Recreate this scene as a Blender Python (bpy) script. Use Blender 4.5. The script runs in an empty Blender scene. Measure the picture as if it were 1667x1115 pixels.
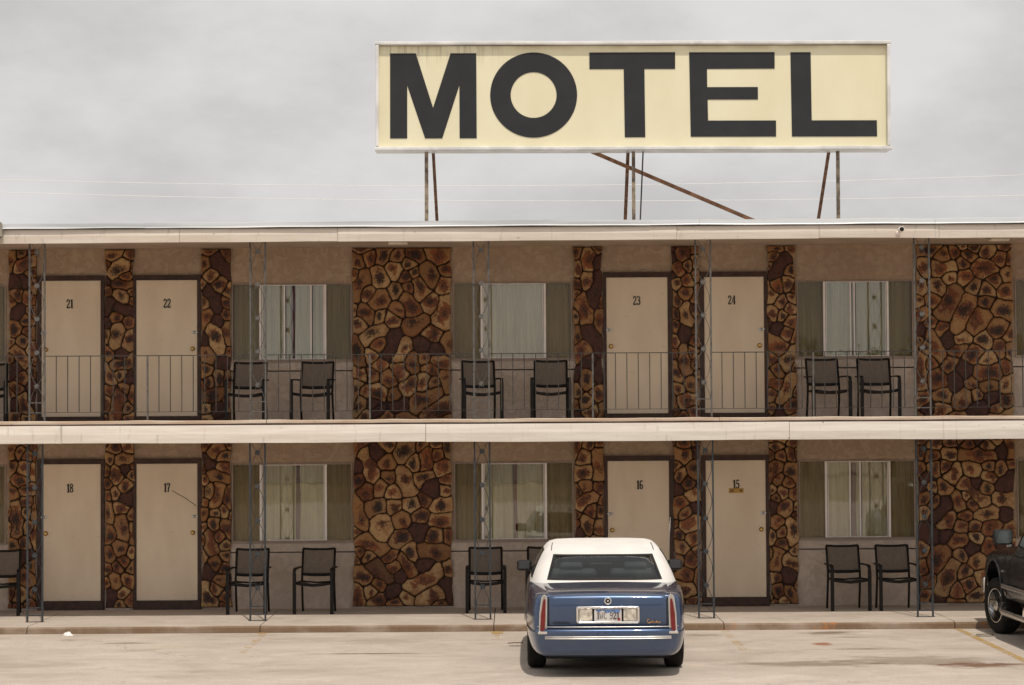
import bpy, bmesh, math, random
import numpy as np
from mathutils import Vector, Matrix
from mathutils.geometry import tessellate_polygon
R = math.radians
sc = bpy.context.scene
col = sc.collection
random.seed(7)

# ------------------------------------------------------------------ materials
def lin(c):
    return tuple(((v/255)/12.92 if v/255 <= .04045 else ((v/255+.055)/1.055)**2.4) for v in c)

class NT:
    def __init__(s, name):
        m = bpy.data.materials.new(name); m.use_nodes = True
        s.m = m; s.t = m.node_tree; s.n = s.t.nodes; s.n.clear()
        s.out = s.n.new('ShaderNodeOutputMaterial')
    def new(s, t, **k):
        n = s.n.new(t)
        for a, v in k.items():
            if a in n.bl_rna.properties and a != 'inputs': setattr(n, a, v)
        return n
    def link(s, a, b): s.t.links.new(a, b)
    def val(s, sock, v):
        if isinstance(v, bpy.types.NodeSocket): s.link(v, sock)
        elif isinstance(v, tuple) and len(v) == 3 and sock.type == 'RGBA': sock.default_value = (*v, 1)
        else: sock.default_value = v
    def coord(s, scale=(1, 1, 1), rot=(0, 0, 0), loc=(0, 0, 0), kind='Object'):
        tc = s.n.new('ShaderNodeTexCoord'); mp = s.n.new('ShaderNodeMapping')
        mp.inputs['Scale'].default_value = scale; mp.inputs['Rotation'].default_value = rot
        mp.inputs['Location'].default_value = loc
        s.link(tc.outputs[kind], mp.inputs['Vector']); return mp.outputs[0]
    def noise(s, vec, scale=5, detail=4, rough=.55, dist=0):
        n = s.n.new('ShaderNodeTexNoise'); s.link(vec, n.inputs['Vector'])
        n.inputs['Scale'].default_value = scale; n.inputs['Detail'].default_value = detail
        n.inputs['Roughness'].default_value = rough; n.inputs['Distortion'].default_value = dist
        return n.outputs['Fac']
    def ramp(s, fac, a, b, va=0.0, vb=1.0, smooth=True):
        n = s.n.new('ShaderNodeMapRange'); n.interpolation_type = 'SMOOTHSTEP' if smooth else 'LINEAR'
        s.val(n.inputs['Value'], fac)
        n.inputs['From Min'].default_value = a; n.inputs['From Max'].default_value = b
        n.inputs['To Min'].default_value = va; n.inputs['To Max'].default_value = vb
        return n.outputs['Result']
    def math(s, op, a, b=0.0, clamp=False):
        n = s.n.new('ShaderNodeMath'); n.operation = op; n.use_clamp = clamp
        s.val(n.inputs[0], a); s.val(n.inputs[1], b); return n.outputs[0]
    def mix(s, fac, a, b, mode='MIX'):
        n = s.n.new('ShaderNodeMix'); n.data_type = 'RGBA'; n.blend_type = mode
        s.val(n.inputs['Factor'], fac); s.val(n.inputs[6], a); s.val(n.inputs[7], b)
        return n.outputs[2]
    def bump(s, h, strength=.3, dist=.01):
        n = s.n.new('ShaderNodeBump'); n.inputs['Strength'].default_value = strength
        n.inputs['Distance'].default_value = dist; s.link(h, n.inputs['Height']); return n.outputs[0]
    def bsdf(s, color, rough=.7, metal=0.0, spec=.4, normal=None, coat=0.0, **k):
        p = s.n.new('ShaderNodeBsdfPrincipled')
        s.val(p.inputs['Base Color'], color); s.val(p.inputs['Roughness'], rough)
        s.val(p.inputs['Metallic'], metal); p.inputs['Specular IOR Level'].default_value = spec
        p.inputs['Coat Weight'].default_value = coat; p.inputs['Coat Roughness'].default_value = .04
        if normal is not None: s.link(normal, p.inputs['Normal'])
        return p
    def done(s, sh):
        s.link(sh.outputs[0] if hasattr(sh, 'outputs') else sh, s.out.inputs['Surface']); return s.m

def mat(name, c, rough=.7, metal=0.0, spec=.4, coat=0.0, var=.12, vscale=6, bump=0.0, bscale=40):
    t = NT(name); v = t.coord()
    n = t.noise(v, vscale, 5)
    dark = tuple(x*(1-var) for x in c); light = tuple(min(1, x*(1+var)) for x in c)
    cc = t.mix(t.ramp(n, .35, .65), dark, light)
    nor = t.bump(t.noise(v, bscale, 4), bump, .01) if bump else None
    return t.done(t.bsdf(cc, rough, metal, spec, nor, coat))

def stucco(name, c, c2):
    t = NT(name); v = t.coord()
    n = t.noise(v, 9, 6, .6, .5); n2 = t.noise(v, 1.1, 4)
    cc = t.mix(t.ramp(n, .42, .6), c, c2)
    cc = t.mix(t.ramp(n2, .35, .7, 0, .35), cc, tuple(x*.75 for x in c))
    h = t.math('ADD', t.ramp(n, .42, .56), t.noise(v, 60, 3))
    return t.done(t.bsdf(cc, .9, 0, .2, t.bump(h, .55, .012)))

M = {}
M['stucco'] = stucco('stucco_wall_paint', (.42, .31, .22), (.48, .365, .265))
M['stucco_bounced'] = stucco('bounce_lit_wall_paint', (.55, .45, .375), (.62, .515, .43))  # walls below the windows: stucco lightened in colour for ground bounce
M['ceiling'] = mat('ceiling_paint', (.50, .40, .31), .9, var=.1, vscale=2)
M['trim_taupe'] = mat('taupe_trim_paint', (.33, .255, .205), .7, var=.08)
M['brown'] = mat('dark_brown_paint', (.050, .023, .015), .55, var=.3, vscale=12)
M['door'] = None
M['brass'] = mat('brass', (.55, .36, .12), .25, 1.0)
M['steel'] = mat('steel', (.5, .5, .5), .3, 1.0)
M['alu'] = mat('white_aluminium', (.86, .80, .75), .45, .0, .5, var=.05)
M['gasket'] = mat('black_gasket', (.012, .011, .010), .6)
M['black'] = mat('black_metal', (.010, .008, .007), .55, 0, .25, var=.2)
M['sling'] = mat('taupe_sling_fabric', (.165, .13, .102), .85, var=.1, vscale=30, bump=.2, bscale=400)
M['number'] = mat('number_black', (.012, .008, .006), .5)
M['redstripe'] = mat('maroon_curtain_lining', (.26, .030, .022), .9)
M['pvc'] = mat('light_diffuser', (.7, .62, .52), .5)
M['rust'] = mat('rusty_steel', (.19, .10, .06), .8, .2, .3, var=.35, vscale=14, bump=.3)
M['rustgrey'] = mat('rust_streaked_pipe', (.24, .19, .14), .7, .2, .3, var=.5, vscale=9, bump=.3)
M['plate_gold'] = mat('small_gold_plaque', (.45, .26, .06), .4, .5)

def door_mat():
    t = NT('cream_door_paint'); v = t.coord()
    n = t.noise(t.coord((1, 1, .35)), 2.2, 5); f = t.noise(v, 35, 5)
    cc = t.mix(t.ramp(n, .3, .7), (.71, .575, .425), (.79, .66, .50))
    tc = t.n.new('ShaderNodeTexCoord'); sep = t.n.new('ShaderNodeSeparateXYZ'); t.link(tc.outputs['Object'], sep.inputs[0])
    low = t.math('MULTIPLY', t.ramp(sep.outputs['Z'], .0, .35, 1, 0), t.ramp(f, .52, .62))
    cc = t.mix(t.math('MULTIPLY', low, .4), cc, (.30, .22, .15))
    sc_ = t.noise(t.coord((1, 1, 3)), 6, 8, .8)
    cc = t.mix(t.math('MULTIPLY', t.ramp(sc_, .60, .68, 0, .45), t.ramp(sep.outputs['Z'], 0, 1, 1, 1)), cc, (.40, .30, .21))
    return t.done(t.bsdf(cc, .55, 0, .35, t.bump(f, .12, .004)))
M['door'] = door_mat()

def board_mat(name, c, c2):      # painted fascia boards with streaks and nail rust
    t = NT(name); v = t.coord((.5, 1, 7))
    n = t.noise(v, 2.3, 6, .6); w = t.noise(t.coord((3, 1, .8)), 4, 5)
    cc = t.mix(t.ramp(n, .35, .68), c, c2)
    st = t.ramp(w, .60, .72, 0, .45)
    cc = t.mix(st, cc, tuple(x*.55 for x in c2))
    pe = t.noise(t.coord((1, 1, 2.2)), 5.5, 8, .75)
    cc = t.mix(t.ramp(pe, .645, .675, 0, .8), cc, (.30, .22, .15))
    dr = t.noise(t.coord((13, 1, .7)), 1.3, 4, .6)
    cc = t.mix(t.ramp(dr, .60, .78, 0, .35), cc, (.33, .21, .12))
    vn = t.n.new('ShaderNodeTexVoronoi'); t.link(t.coord((1, 1, 1)), vn.inputs['Vector']); vn.inputs['Scale'].default_value = 2.6
    cc = t.mix(t.ramp(vn.outputs['Distance'], .018, .03, .8, 0), cc, (.12, .06, .03))
    return t.done(t.bsdf(cc, .6, 0, .3, t.bump(n, .2, .006)))
M['fascia'] = board_mat('cream_fascia_paint', (.69, .605, .52), (.78, .705, .62))
M['fascia2'] = board_mat('ivory_board_paint', (.74, .67, .59), (.84, .78, .70))
M['lip'] = board_mat('worn_ledge_paint', (.55, .40, .29), (.72, .62, .50))

def metal_edge():
    t = NT('galvanised_drip_edge'); v = t.coord((.25, 1, 4))
    n = t.noise(v, 1.2, 4)
    cc = t.mix(t.ramp(n, .35, .62), (.50, .51, .52), (.74, .75, .76))
    return t.done(t.bsdf(cc, .38, .55, .5))
M['drip'] = metal_edge()

def concrete(name, a, b, crack=False, kerb=False):
    t = NT(name); v = t.coord()
    n1 = t.noise(v, .55, 6, .6); n2 = t.noise(t.coord((1, 1.15, 1)), 1.5, 8, .70, .6); n3 = t.noise(v, 45, 3)
    cc = t.mix(t.ramp(n1, .3, .7), a, b)
    nb = t.noise(t.coord((.55, .9, 1), loc=(7, 3, 0)), 1.1, 8, .62, .8)
    cc = t.mix(t.ramp(nb, .52, .66, 0, .42), cc, (a[0]*.74, a[1]*.70, a[2]*.66)); cc = t.mix(t.ramp(nb, .46, .36, 0, .5), cc, (b[0]*1.14, b[1]*1.13, b[2]*1.12))
    cc = t.mix(t.ramp(n2, .50, .72, 0, .60), cc, tuple(x*.70 for x in a))
    cc = t.mix(t.ramp(n2, .46, .30, 0, .55), cc, tuple(min(1, x*1.18) for x in b))
    cc = t.mix(t.ramp(n3, .35, .65, 0, .22), cc, tuple(x*.6 for x in a))
    if kerb:
        sep = t.n.new('ShaderNodeSeparateXYZ'); tc = t.n.new('ShaderNodeTexCoord'); t.link(tc.outputs['Object'], sep.inputs[0])
        r = t.noise(t.coord((.7, 1, 1)), 2.1, 6, .6)
        front = t.ramp(sep.outputs['Y'], -2.93, -2.975, 0, 1)
        cc = t.mix(t.math('MULTIPLY', front, t.ramp(r, .30, .60, .55, 1)), cc, (.20, .13, .08))
        r2 = t.noise(t.coord((1, 1, 1)), 1.3, 5, .7)
        cc = t.mix(t.math('MULTIPLY', front, t.ramp(r2, .60, .68, 0, .8)), cc, (.42, .17, .05))
    if crack:
        # oil and water stains: elongated patches with their own ragged outlines
        sep = t.n.new('ShaderNodeSeparateXYZ'); tc = t.n.new('ShaderNodeTexCoord'); t.link(tc.outputs['Object'], sep.inputs[0])
        wob = t.noise(t.coord((1, 1.6, 1)), 2.4, 6, .65)
        for (x, y, rx, ry, s, c) in STAINS:
            dx = t.math('DIVIDE', t.math('SUBTRACT', sep.outputs['X'], x), rx)
            dy = t.math('DIVIDE', t.math('SUBTRACT', sep.outputs['Y'], y), ry)
            d = t.math('SQRT', t.math('ADD', t.math('MULTIPLY', dx, dx), t.math('MULTIPLY', dy, dy)))
            d = t.math('ADD', d, t.math('MULTIPLY', t.math('SUBTRACT', wob, .5), 2.2))
            cc = t.mix(t.ramp(d, .35, 1.1, s, 0), cc, c)
        vo = t.n.new('ShaderNodeTexVoronoi'); t.link(t.coord((1, 1, 1)), vo.inputs['Vector']); vo.inputs['Scale'].default_value = 1.1
        cc = t.mix(t.ramp(vo.outputs['Distance'], .012, .022, .8, 0), cc, (.05, .035, .025))
        vo2 = t.n.new('ShaderNodeTexVoronoi'); t.link(t.coord((1, 1, 1), loc=(3.3, 1.7, 0)), vo2.inputs['Vector']); vo2.inputs['Scale'].default_value = .8
        cc = t.mix(t.ramp(vo2.outputs['Distance'], .012, .02, .9, 0), cc, (.75, .7, .62))
    g1 = t.noise(v, 150, 2); g2 = t.noise(v, 14, 6, .75)
    cc = t.mix(t.ramp(g1, .55, .75, 0, .35), cc, tuple(x*.5 for x in a)); cc = t.mix(t.ramp(g2, .52, .70, 0, .30), cc, tuple(x*.62 for x in a))
    if crack:
        wv = t.n.new('ShaderNodeVectorMath'); wv.operation = 'ADD'; nn = t.n.new('ShaderNodeTexNoise'); nn.inputs['Scale'].default_value = 1.3; nn.inputs['Detail'].default_value = 6
        t.link(v, nn.inputs['Vector']); t.link(v, wv.inputs[0]); t.link(nn.outputs['Color'], wv.inputs[1])
        ve = t.n.new('ShaderNodeTexVoronoi'); ve.feature = 'DISTANCE_TO_EDGE'; ve.inputs['Scale'].default_value = .30; t.link(wv.outputs[0], ve.inputs['Vector'])
        cc = t.mix(t.math('MULTIPLY', t.ramp(ve.outputs['Distance'], .001, .003, .35, 0), t.ramp(n1, .52, .60)), cc, (.16, .115, .08))
    h = t.math('ADD', n3, t.noise(v, 8, 5))
    return t.done(t.bsdf(cc, .9, 0, .2, t.bump(h, .35, .006)))
DK = (.15, .095, .055)
STAINS = [(4.25, -3.5, .50, .30, .75, DK), (4.35, -4.15, .35, .12, .5, DK), (3.93, -5.05, .13, .25, .85, (.30, .12, .06)),
          (4.3, -5.75, .62, .08, .85, DK), (3.5, -7.5, 1.1, .38, .60, DK), (4.75, -7.2, 1.15, .70, .52, DK), (5.4, -7.8, .55, .34, .9, (.15, .07, .035)),
          (-5.0, -4.4, .42, .16, .55, DK), (-1.85, -5.97, .75, .08, .9, DK), (-1.6, -4.4, .7, .4, .38, (.27, .21, .15)), (-5.9, -3.9, .2, .15, .4, DK),
          (-4.45, -5.05, .32, .22, .5, (.58, .48, .36)), (2.5, -3.7, .35, .25, .4, DK), (-3.0, -8.0, 1.3, .35, .3, (.30, .235, .175)), (-5.9, -7.2, 1.2, .5, .3, (.32, .25, .20))]
M['lot'] = concrete('parking_lot_concrete', (.505, .43, .362), (.575, .50, .428), crack=True)
M['walk'] = concrete('walkway_concrete', (.50, .425, .355), (.56, .48, .405), kerb=True)
M['dirt'] = concrete('dry_ground', (.32, .26, .18), (.38, .31, .22))

def yellow():
    t = NT('worn_yellow_line_paint'); v = t.coord()
    n = t.noise(v, 7, 6, .7)
    a = t.bsdf((.56, .36, .11), .8, 0, .2); b = t.n.new('ShaderNodeBsdfTransparent')
    mx = t.n.new('ShaderNodeMixShader'); t.link(t.ramp(n, .42, .58, .2, .75), mx.inputs[0])
    t.link(b.outputs[0], mx.inputs[1]); t.link(a.outputs[0], mx.inputs[2]); return t.done(mx)
M['yellow'] = yellow()
def yellow_faint():
    t = NT('almost_gone_yellow_paint'); v = t.coord()
    n = t.noise(v, 4.5, 6, .7)
    a = t.bsdf((.62, .38, .10), .8, 0, .2); b = t.n.new('ShaderNodeBsdfTransparent')
    mx = t.n.new('ShaderNodeMixShader'); t.link(t.ramp(n, .46, .68, 0, .5), mx.inputs[0])
    t.link(b.outputs[0], mx.inputs[1]); t.link(a.outputs[0], mx.inputs[2]); return t.done(mx)
M['yellow_faint'] = yellow_faint()

def stone_mat():
    t = NT('flagstone_veneer')
    at = t.n.new('ShaderNodeAttribute'); at.attribute_name = 'cell'
    sep = t.n.new('ShaderNodeSeparateColor'); t.link(at.outputs['Color'], sep.inputs[0])
    e, r1, r2, d1 = sep.outputs[0], sep.outputs[1], sep.outputs[2], at.outputs['Alpha']
    v = t.coord(); n = t.noise(v, 11, 6, .65, .6); f = t.noise(v, 34, 6, .7, 1.2); n3 = t.noise(v, 5, 3)
    rim = t.mix(t.ramp(r2, 0, 1), (.35, .185, .070), (.55, .365, .175))
    rim = t.mix(t.ramp(n3, .4, .65, 0, .5), rim, (.34, .13, .04))
    rim = t.mix(t.ramp(f, .45, .66, 0, .5), rim, (.24, .09, .028))
    # d1 runs from 0 in the heart of a stone to 1 at its border
    g7 = t.math('FRACT', t.math('MULTIPLY', r1, 7.3))
    k = t.math('ADD', d1, t.math('MULTIPLY', t.math('SUBTRACT', n, .5), 2.2))
    k = t.math('ADD', k, t.ramp(g7, 0, 1, -.30, .22, False))
    rust = t.math('MULTIPLY', t.ramp(k, .62, .40), t.ramp(e, .06, .20))
    cc = t.mix(t.math('MULTIPLY', rust, .9), rim, t.mix(t.ramp(n3, .4, .6), (.255, .070, .020), (.12, .032, .014)))
    fs = t.noise(t.coord((1.5, 1, .7), rot=(0, .5, 0)), 21, 7, .8, 2.2)
    k2 = t.math('ADD', d1, t.math('MULTIPLY', t.math('SUBTRACT', fs, .5), 3.4))
    k2 = t.math('ADD', k2, t.ramp(t.math('FRACT', t.math('MULTIPLY', r2, 5.1)), 0, 1, -.14, .30, False))
    blk = t.math('MULTIPLY', t.ramp(k2, .44, .30), t.ramp(e, .2, .35))
    cc = t.mix(t.math('MULTIPLY', blk, .95), cc, (.020, .013, .010))
    vein = t.math('MULTIPLY', t.ramp(t.math('ABSOLUTE', t.math('SUBTRACT', f, .5)), .0, .022, .85, 0), t.ramp(n3, .46, .58))
    cc = t.mix(t.math('MULTIPLY', vein, t.ramp(e, .15, .3)), cc, (.03, .016, .010))
    fine = t.noise(v, 120, 4, .7)
    cc = t.mix(t.ramp(fine, .5, .7, 0, .4), cc, (.10, .045, .02))
    tone = t.math('FRACT', t.math('MULTIPLY', r2, 3.7))
    cc = t.mix(t.ramp(tone, .0, .45, .55, 0, False), cc, t.mix(1.0, cc, (.46, .34, .28), 'MULTIPLY'))
    cc = t.mix(t.ramp(tone, .75, 1, 0, .35, False), cc, t.mix(1.0, cc, (1.35, 1.3, 1.2), 'MULTIPLY'))
    darkstone = t.mix(t.ramp(n, .35, .65), (.050, .018, .012), (.095, .032, .020))
    cc = t.mix(t.ramp(r1, .115, .116, 1, 0), cc, darkstone)
    cc = t.mix(t.ramp(e, .07, .15, 1, 0), cc, (.028, .011, .006))
    h = t.math('ADD', t.math('MULTIPLY', n, 1.0), t.math('MULTIPLY', f, 1.1))
    return t.done(t.bsdf(cc, t.ramp(f, .3, .7, .40, .65), 0, .35, t.bump(h, .7, .014)))
M['stone'] = stone_mat()

def curtain_mat(name, a, b):
    t = NT(name); n = t.noise(t.coord((6, 1, .3)), 2.5, 4)
    cc = t.mix(t.ramp(n, .35, .65), a, b)
    return t.done(t.bsdf(cc, .9, 0, .15, t.bump(t.noise(t.coord(), 200, 2), .1, .002)))
M['curtain'] = curtain_mat('ivory_curtain', (.72, .64, .48), (.84, .77, .61))
M['curtain_green'] = curtain_mat('sage_curtain', (.60, .555, .40), (.74, .69, .52))

def glass(name, tint=(1, 1, 1), amt=.10, ior=1.6):
    t = NT(name); tr = t.n.new('ShaderNodeBsdfTransparent'); tr.inputs[0].default_value = (*tint, 1)
    gl = t.n.new('ShaderNodeBsdfGlossy'); gl.inputs['Roughness'].default_value = .008
    t.link(t.bump(t.noise(t.coord(), 1.3, 2), .04, .02), gl.inputs['Normal'])
    lw = t.n.new('ShaderNodeFresnel'); lw.inputs[0].default_value = ior
    mx = t.n.new('ShaderNodeMixShader'); t.link(t.math('ADD', lw.outputs[0], amt), mx.inputs[0])
    t.link(tr.outputs[0], mx.inputs[1]); t.link(gl.outputs[0], mx.inputs[2]); return t.done(mx)
M['glass'] = glass('window_glass', (.95, .95, .90), .055)
M['glass_side'] = glass('dull_screened_glass', (.90, .86, .76), -.005)
def screen():
    t = NT('insect_screen'); tr = t.n.new('ShaderNodeBsdfTransparent')
    d = t.n.new('ShaderNodeBsdfDiffuse'); d.inputs[0].default_value = (.075, .062, .045, 1)
    mx = t.n.new('ShaderNodeMixShader'); mx.inputs[0].default_value = .26
    t.link(tr.outputs[0], mx.inputs[1]); t.link(d.outputs[0], mx.inputs[2]); return t.done(mx)
M['screen'] = screen()

def iron(name, c, dark):
    t = NT(name); n = t.noise(t.coord((1, 1, 1)), 18, 5, .6)
    n2 = t.noise(t.coord((1, 1, .6)), 3, 4)
    cc = t.mix(t.ramp(n, .5, .64), c, dark); cc = t.mix(t.ramp(n2, .55, .7, 0, .6), cc, (.16, .10, .065))
    return t.done(t.bsdf(cc, .5, .1, .4, t.bump(n, .2, .003)))
M['iron_up'] = iron('weathered_grey_ironwork', (.125, .118, .108), (.06, .052, .048))
M['iron_low'] = iron('slate_painted_ironwork', (.045, .052, .058), (.025, .028, .03))
M['rail'] = iron('thin_rail_iron', (.050, .043, .036), (.028, .022, .018))

def sign_face():
    t = NT('pale_yellow_sign_face'); v = t.coord((1, 1, 1))
    n = t.noise(t.coord((1, 1, .5)), 1.1, 5)
    cc = t.mix(t.ramp(n, .3, .7), (.80, .735, .51), (.86, .80, .58))
    sep = t.n.new('ShaderNodeSeparateXYZ'); tc = t.n.new('ShaderNodeTexCoord'); t.link(tc.outputs['Object'], sep.inputs[0])
    top = t.ramp(sep.outputs['Z'], .35, .80, 0, 1); lft = t.ramp(sep.outputs['X'], -1.3, -3.2, 0, 1)
    st = t.noise(t.coord((16, 1, .35)), 1.5, 5, .65)
    cc = t.mix(t.math('MULTIPLY', t.math('MULTIPLY', top, lft), t.ramp(st, .45, .7, .0, .75)), cc, (.28, .20, .11))
    st2 = t.math('MULTIPLY', t.ramp(sep.outputs['Z'], .66, .79, 0, 1), t.ramp(t.noise(t.coord((1, 1, .6)), 1.7, 5), .35, .65, .1, .8))
    cc = t.mix(st2, cc, (.52, .41, .24))
    vo = t.n.new('ShaderNodeTexVoronoi'); t.link(v, vo.inputs['Vector']); vo.inputs['Scale'].default_value = 1.0
    cc = t.mix(t.ramp(vo.outputs['Distance'], .01, .03, .5, 0), cc, (.40, .25, .12))
    return t.done(t.bsdf(cc, .45, 0, .35))
M['signface'] = sign_face()
M['signframe'] = mat('sign_frame_aluminium', (.78, .77, .75), .4, .15, .5, var=.12, vscale=3)
def letter_mat():
    t = NT('charcoal_letters'); n = t.noise(t.coord(), 2.5, 6, .65)
    cc = t.mix(t.ramp(n, .4, .68), (.026, .027, .030), (.032, .033, .036))
    cc = t.mix(t.ramp(t.noise(t.coord(loc=(4, 0, 1)), 6, 6, .7), .66, .74, 0, .7), cc, (.018, .018, .018))
    return t.done(t.bsdf(cc, .55, 0, .3))
M['letter'] = letter_mat()

def car_paint(name, c, c2=None, coat=.9, dirt=.12):
    t = NT(name); n = t.noise(t.coord(), 500, 2)
    cc = t.mix(n, c, c2 or tuple(x*1.3 for x in c))
    d = t.noise(t.coord(), 2.5, 5)
    cc = t.mix(t.ramp(d, .45, .75, 0, dirt), cc, (.25, .21, .17))
    return t.done(t.bsdf(cc, t.ramp(d, .3, .7, .25, .38), .55, .5, None, coat))
M['blue'] = car_paint('metallic_blue_paint', (.037, .067, .138), (.060, .100, .19))
M['navy'] = car_paint('dark_navy_paint', (.0035, .0045, .009), (.006, .007, .013), .25, .02)
M['vinyl'] = mat('white_vinyl_roof', (.80, .765, .72), .5, 0, .35, var=.04, vscale=4, bump=.08, bscale=250)
M['chrome'] = mat('chrome', (.82, .80, .78), .12, 1.0, .5, var=.04)
M['chrome_dull'] = mat('dull_chrome', (.55, .53, .50), .3, .9, .5)
M['carglass'] = mat('tinted_car_glass', (.022, .027, .025), .06, 0, .42, coat=.0, var=.85, vscale=3.5)
M['tyre'] = mat('tyre_rubber', (.014, .013, .012), .85, 0, .2, var=.3, bump=.3, bscale=60)
M['redlens'] = mat('red_lens', (.15, .004, .005), .18, 0, .5, coat=.3, var=.1)
M['clearlens'] = mat('clear_lens', (.62, .58, .50), .12, .35, .6, coat=.5, var=.35, vscale=16)
M['mirrorglass'] = mat('mirror_glass', (.40, .43, .41), .08, 1.0)
M['under'] = mat('dark_underbody', (.008, .008, .008), .9)
M['platewhite'] = mat('plate_white', (.62, .58, .56), .4)
M['plateblue'] = mat('plate_blue', (.10, .20, .42), .4, var=.4, vscale=30)
M['sticker'] = mat('red_sticker', (.5, .03, .03), .4)
M['gold'] = mat('gold_badge', (.70, .38, .16), .3, .8)
M['litter'] = mat('white_paper', (.85, .82, .78), .8)
M['twig'] = mat('dry_twig', (.15, .10, .06), .9)
M['leafgreen'] = None
M['opp_wall'] = mat('white_block_wall', (.62, .58, .52), .8)
M['opp_roof'] = mat('grey_roof', (.25, .23, .21), .8)
M['winddark'] = mat('dark_window_pane', (.03, .035, .04), .1, 0, .6)
M['wire'] = mat('pale_cable', (.95, .95, .95), .5, var=.02)
M['bark'] = mat('bark', (.11, .08, .055), .9, var=.4, bump=.5)
def leaf_mat():
    t = NT('green_leaves'); n = t.noise(t.coord(), .8, 4)
    cc = t.mix(t.ramp(n, .35, .65), (.035, .065, .02), (.085, .12, .04)); return t.done(t.bsdf(cc, .7, 0, .3))
M['leaf'] = leaf_mat()

# ------------------------------------------------------------------ mesh helpers
class MB:
    def __init__(s): s.v = []; s.f = []; s.sm = []
    def add(s, vs, fs, smooth=False):
        o = len(s.v); s.v += [tuple(p) for p in vs]
        s.f += [tuple(i+o for i in f) for f in fs]; s.sm += [smooth]*len(fs); return s
    def box(s, x0, x1, y0, y1, z0, z1, b=0.0):
        if b <= 0:
            vs = [(x, y, z) for x in (x0, x1) for y in (y0, y1) for z in (z0, z1)]
            return s.add(vs, [(0, 1, 3, 2), (4, 6, 7, 5), (0, 4, 5, 1), (2, 3, 7, 6), (0, 2, 6, 4), (1, 5, 7, 3)])
        bm = bmesh.new(); bmesh.ops.create_cube(bm, size=1)
        for v in bm.verts:
            v.co = Vector(((x0+x1)/2+v.co.x*(x1-x0), (y0+y1)/2+v.co.y*(y1-y0), (z0+z1)/2+v.co.z*(z1-z0)))
        bmesh.ops.bevel(bm, geom=bm.edges[:], offset=b, segments=2, affect='EDGES', profile=.5)
        return s.frombm(bm)
    def frombm(s, bm, smooth=False):
        bm.verts.ensure_lookup_table(); bm.verts.index_update()
        s.add([v.co[:] for v in bm.verts], [[v.index for v in f.verts] for f in bm.faces], smooth); bm.free(); return s
    def tube(s, pts, r, n=8, square=False, caps=True, smooth=True):
        pts = [Vector(p) for p in pts]; rs = r if isinstance(r, (list, tuple)) else [r]*len(pts)
        if square: n = 4; smooth = False
        ring = []; vs = []
        for i, p in enumerate(pts):
            d = (pts[min(i+1, len(pts)-1)]-pts[max(i-1, 0)]).normalized()
            up = Vector((0, 1, 0)) if abs(d.y) < .9 else Vector((0, 0, 1))
            a = d.cross(up).normalized(); b = a.cross(d).normalized()
            for k in range(n):
                t = 2*math.pi*k/n + (math.pi/4 if square else 0); q = rs[i]*(1.414 if square else 1)
                vs.append(p+a*math.cos(t)*q+b*math.sin(t)*q)
        fs = [(i*n+k, i*n+(k+1) % n, (i+1)*n+(k+1) % n, (i+1)*n+k) for i in range(len(pts)-1) for k in range(n)]
        if caps: fs += [tuple(range(n))[::-1], tuple((len(pts)-1)*n+k for k in range(n))]
        return s.add(vs, fs, smooth)
    def poly(s, pts, y0, y1):     # extrude an (x,z) outline between two y
        n = len(pts); vs = [(x, y0, z) for x, z in pts]+[(x, y1, z) for x, z in pts]
        fs = [tuple(range(n)), tuple(range(2*n-1, n-1, -1))]+[(i, (i+1) % n, n+(i+1) % n, n+i) for i in range(n)]
        return s.add(vs, fs)
    def grid(s, nu, nv, fn, smooth=True):
        vs = [fn(i/(nu-1), j/(nv-1)) for j in range(nv) for i in range(nu)]
        fs = [(j*nu+i, j*nu+i+1, (j+1)*nu+i+1, (j+1)*nu+i) for j in range(nv-1) for i in range(nu-1)]
        return s.add(vs, fs, smooth)
    def lathe(s, prof, center, axis='x', n=32, smooth=True):
        c = Vector(center); vs = []
        for (h, r) in prof:
            for k in range(n):
                t = 2*math.pi*k/n; a, b = r*math.cos(t), r*math.sin(t)
                vs.append(c+Vector((h, a, b) if axis == 'x' else (a, h, b) if axis == 'y' else (a, b, h)))
        m = len(prof); fs = [(i*n+k, i*n+(k+1) % n, (i+1)*n+(k+1) % n, (i+1)*n+k) for i in range(m-1) for k in range(n)]
        fs += [tuple(range(n))[::-1], tuple((m-1)*n+k for k in range(n))]
        return s.add(vs, fs, smooth)
    def build(s, name, m, parent=None, loc=(0, 0, 0), rotz=0, subsurf=0):
        me = bpy.data.meshes.new(name); me.from_pydata(s.v, [], s.f); me.update()
        bm = bmesh.new(); bm.from_mesh(me); bmesh.ops.recalc_face_normals(bm, faces=bm.faces); bm.to_mesh(me); bm.free()
        me.polygons.foreach_set('use_smooth', s.sm); me.materials.append(m)
        o = bpy.data.objects.new(name, me); col.objects.link(o); o.location = loc; o.rotation_euler = (0, 0, rotz)
        if subsurf:
            md = o.modifiers.new('sub', 'SUBSURF'); md.levels = subsurf; md.render_levels = subsurf
        if parent: o.parent = parent
        return o

def empty(name, loc=(0, 0, 0), rotz=0, parent=None):
    o = bpy.data.objects.new(name, None); col.objects.link(o); o.location = loc; o.rotation_euler = (0, 0, rotz)
    if parent: o.parent = parent
    return o
def tag(o, label, cat=None, group=None):
    o['label'] = label
    if cat: o['category'] = cat
    if group: o['group'] = group
    return o
def struct(o, kind='structure'): o['kind'] = kind; return o
def copy_tree(o, parent=None):
    c = o.copy(); col.objects.link(c)
    if parent: c.parent = parent
    for ch in [x for x in bpy.data.objects if x.parent == o]: copy_tree(ch, c)
    return c

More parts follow.
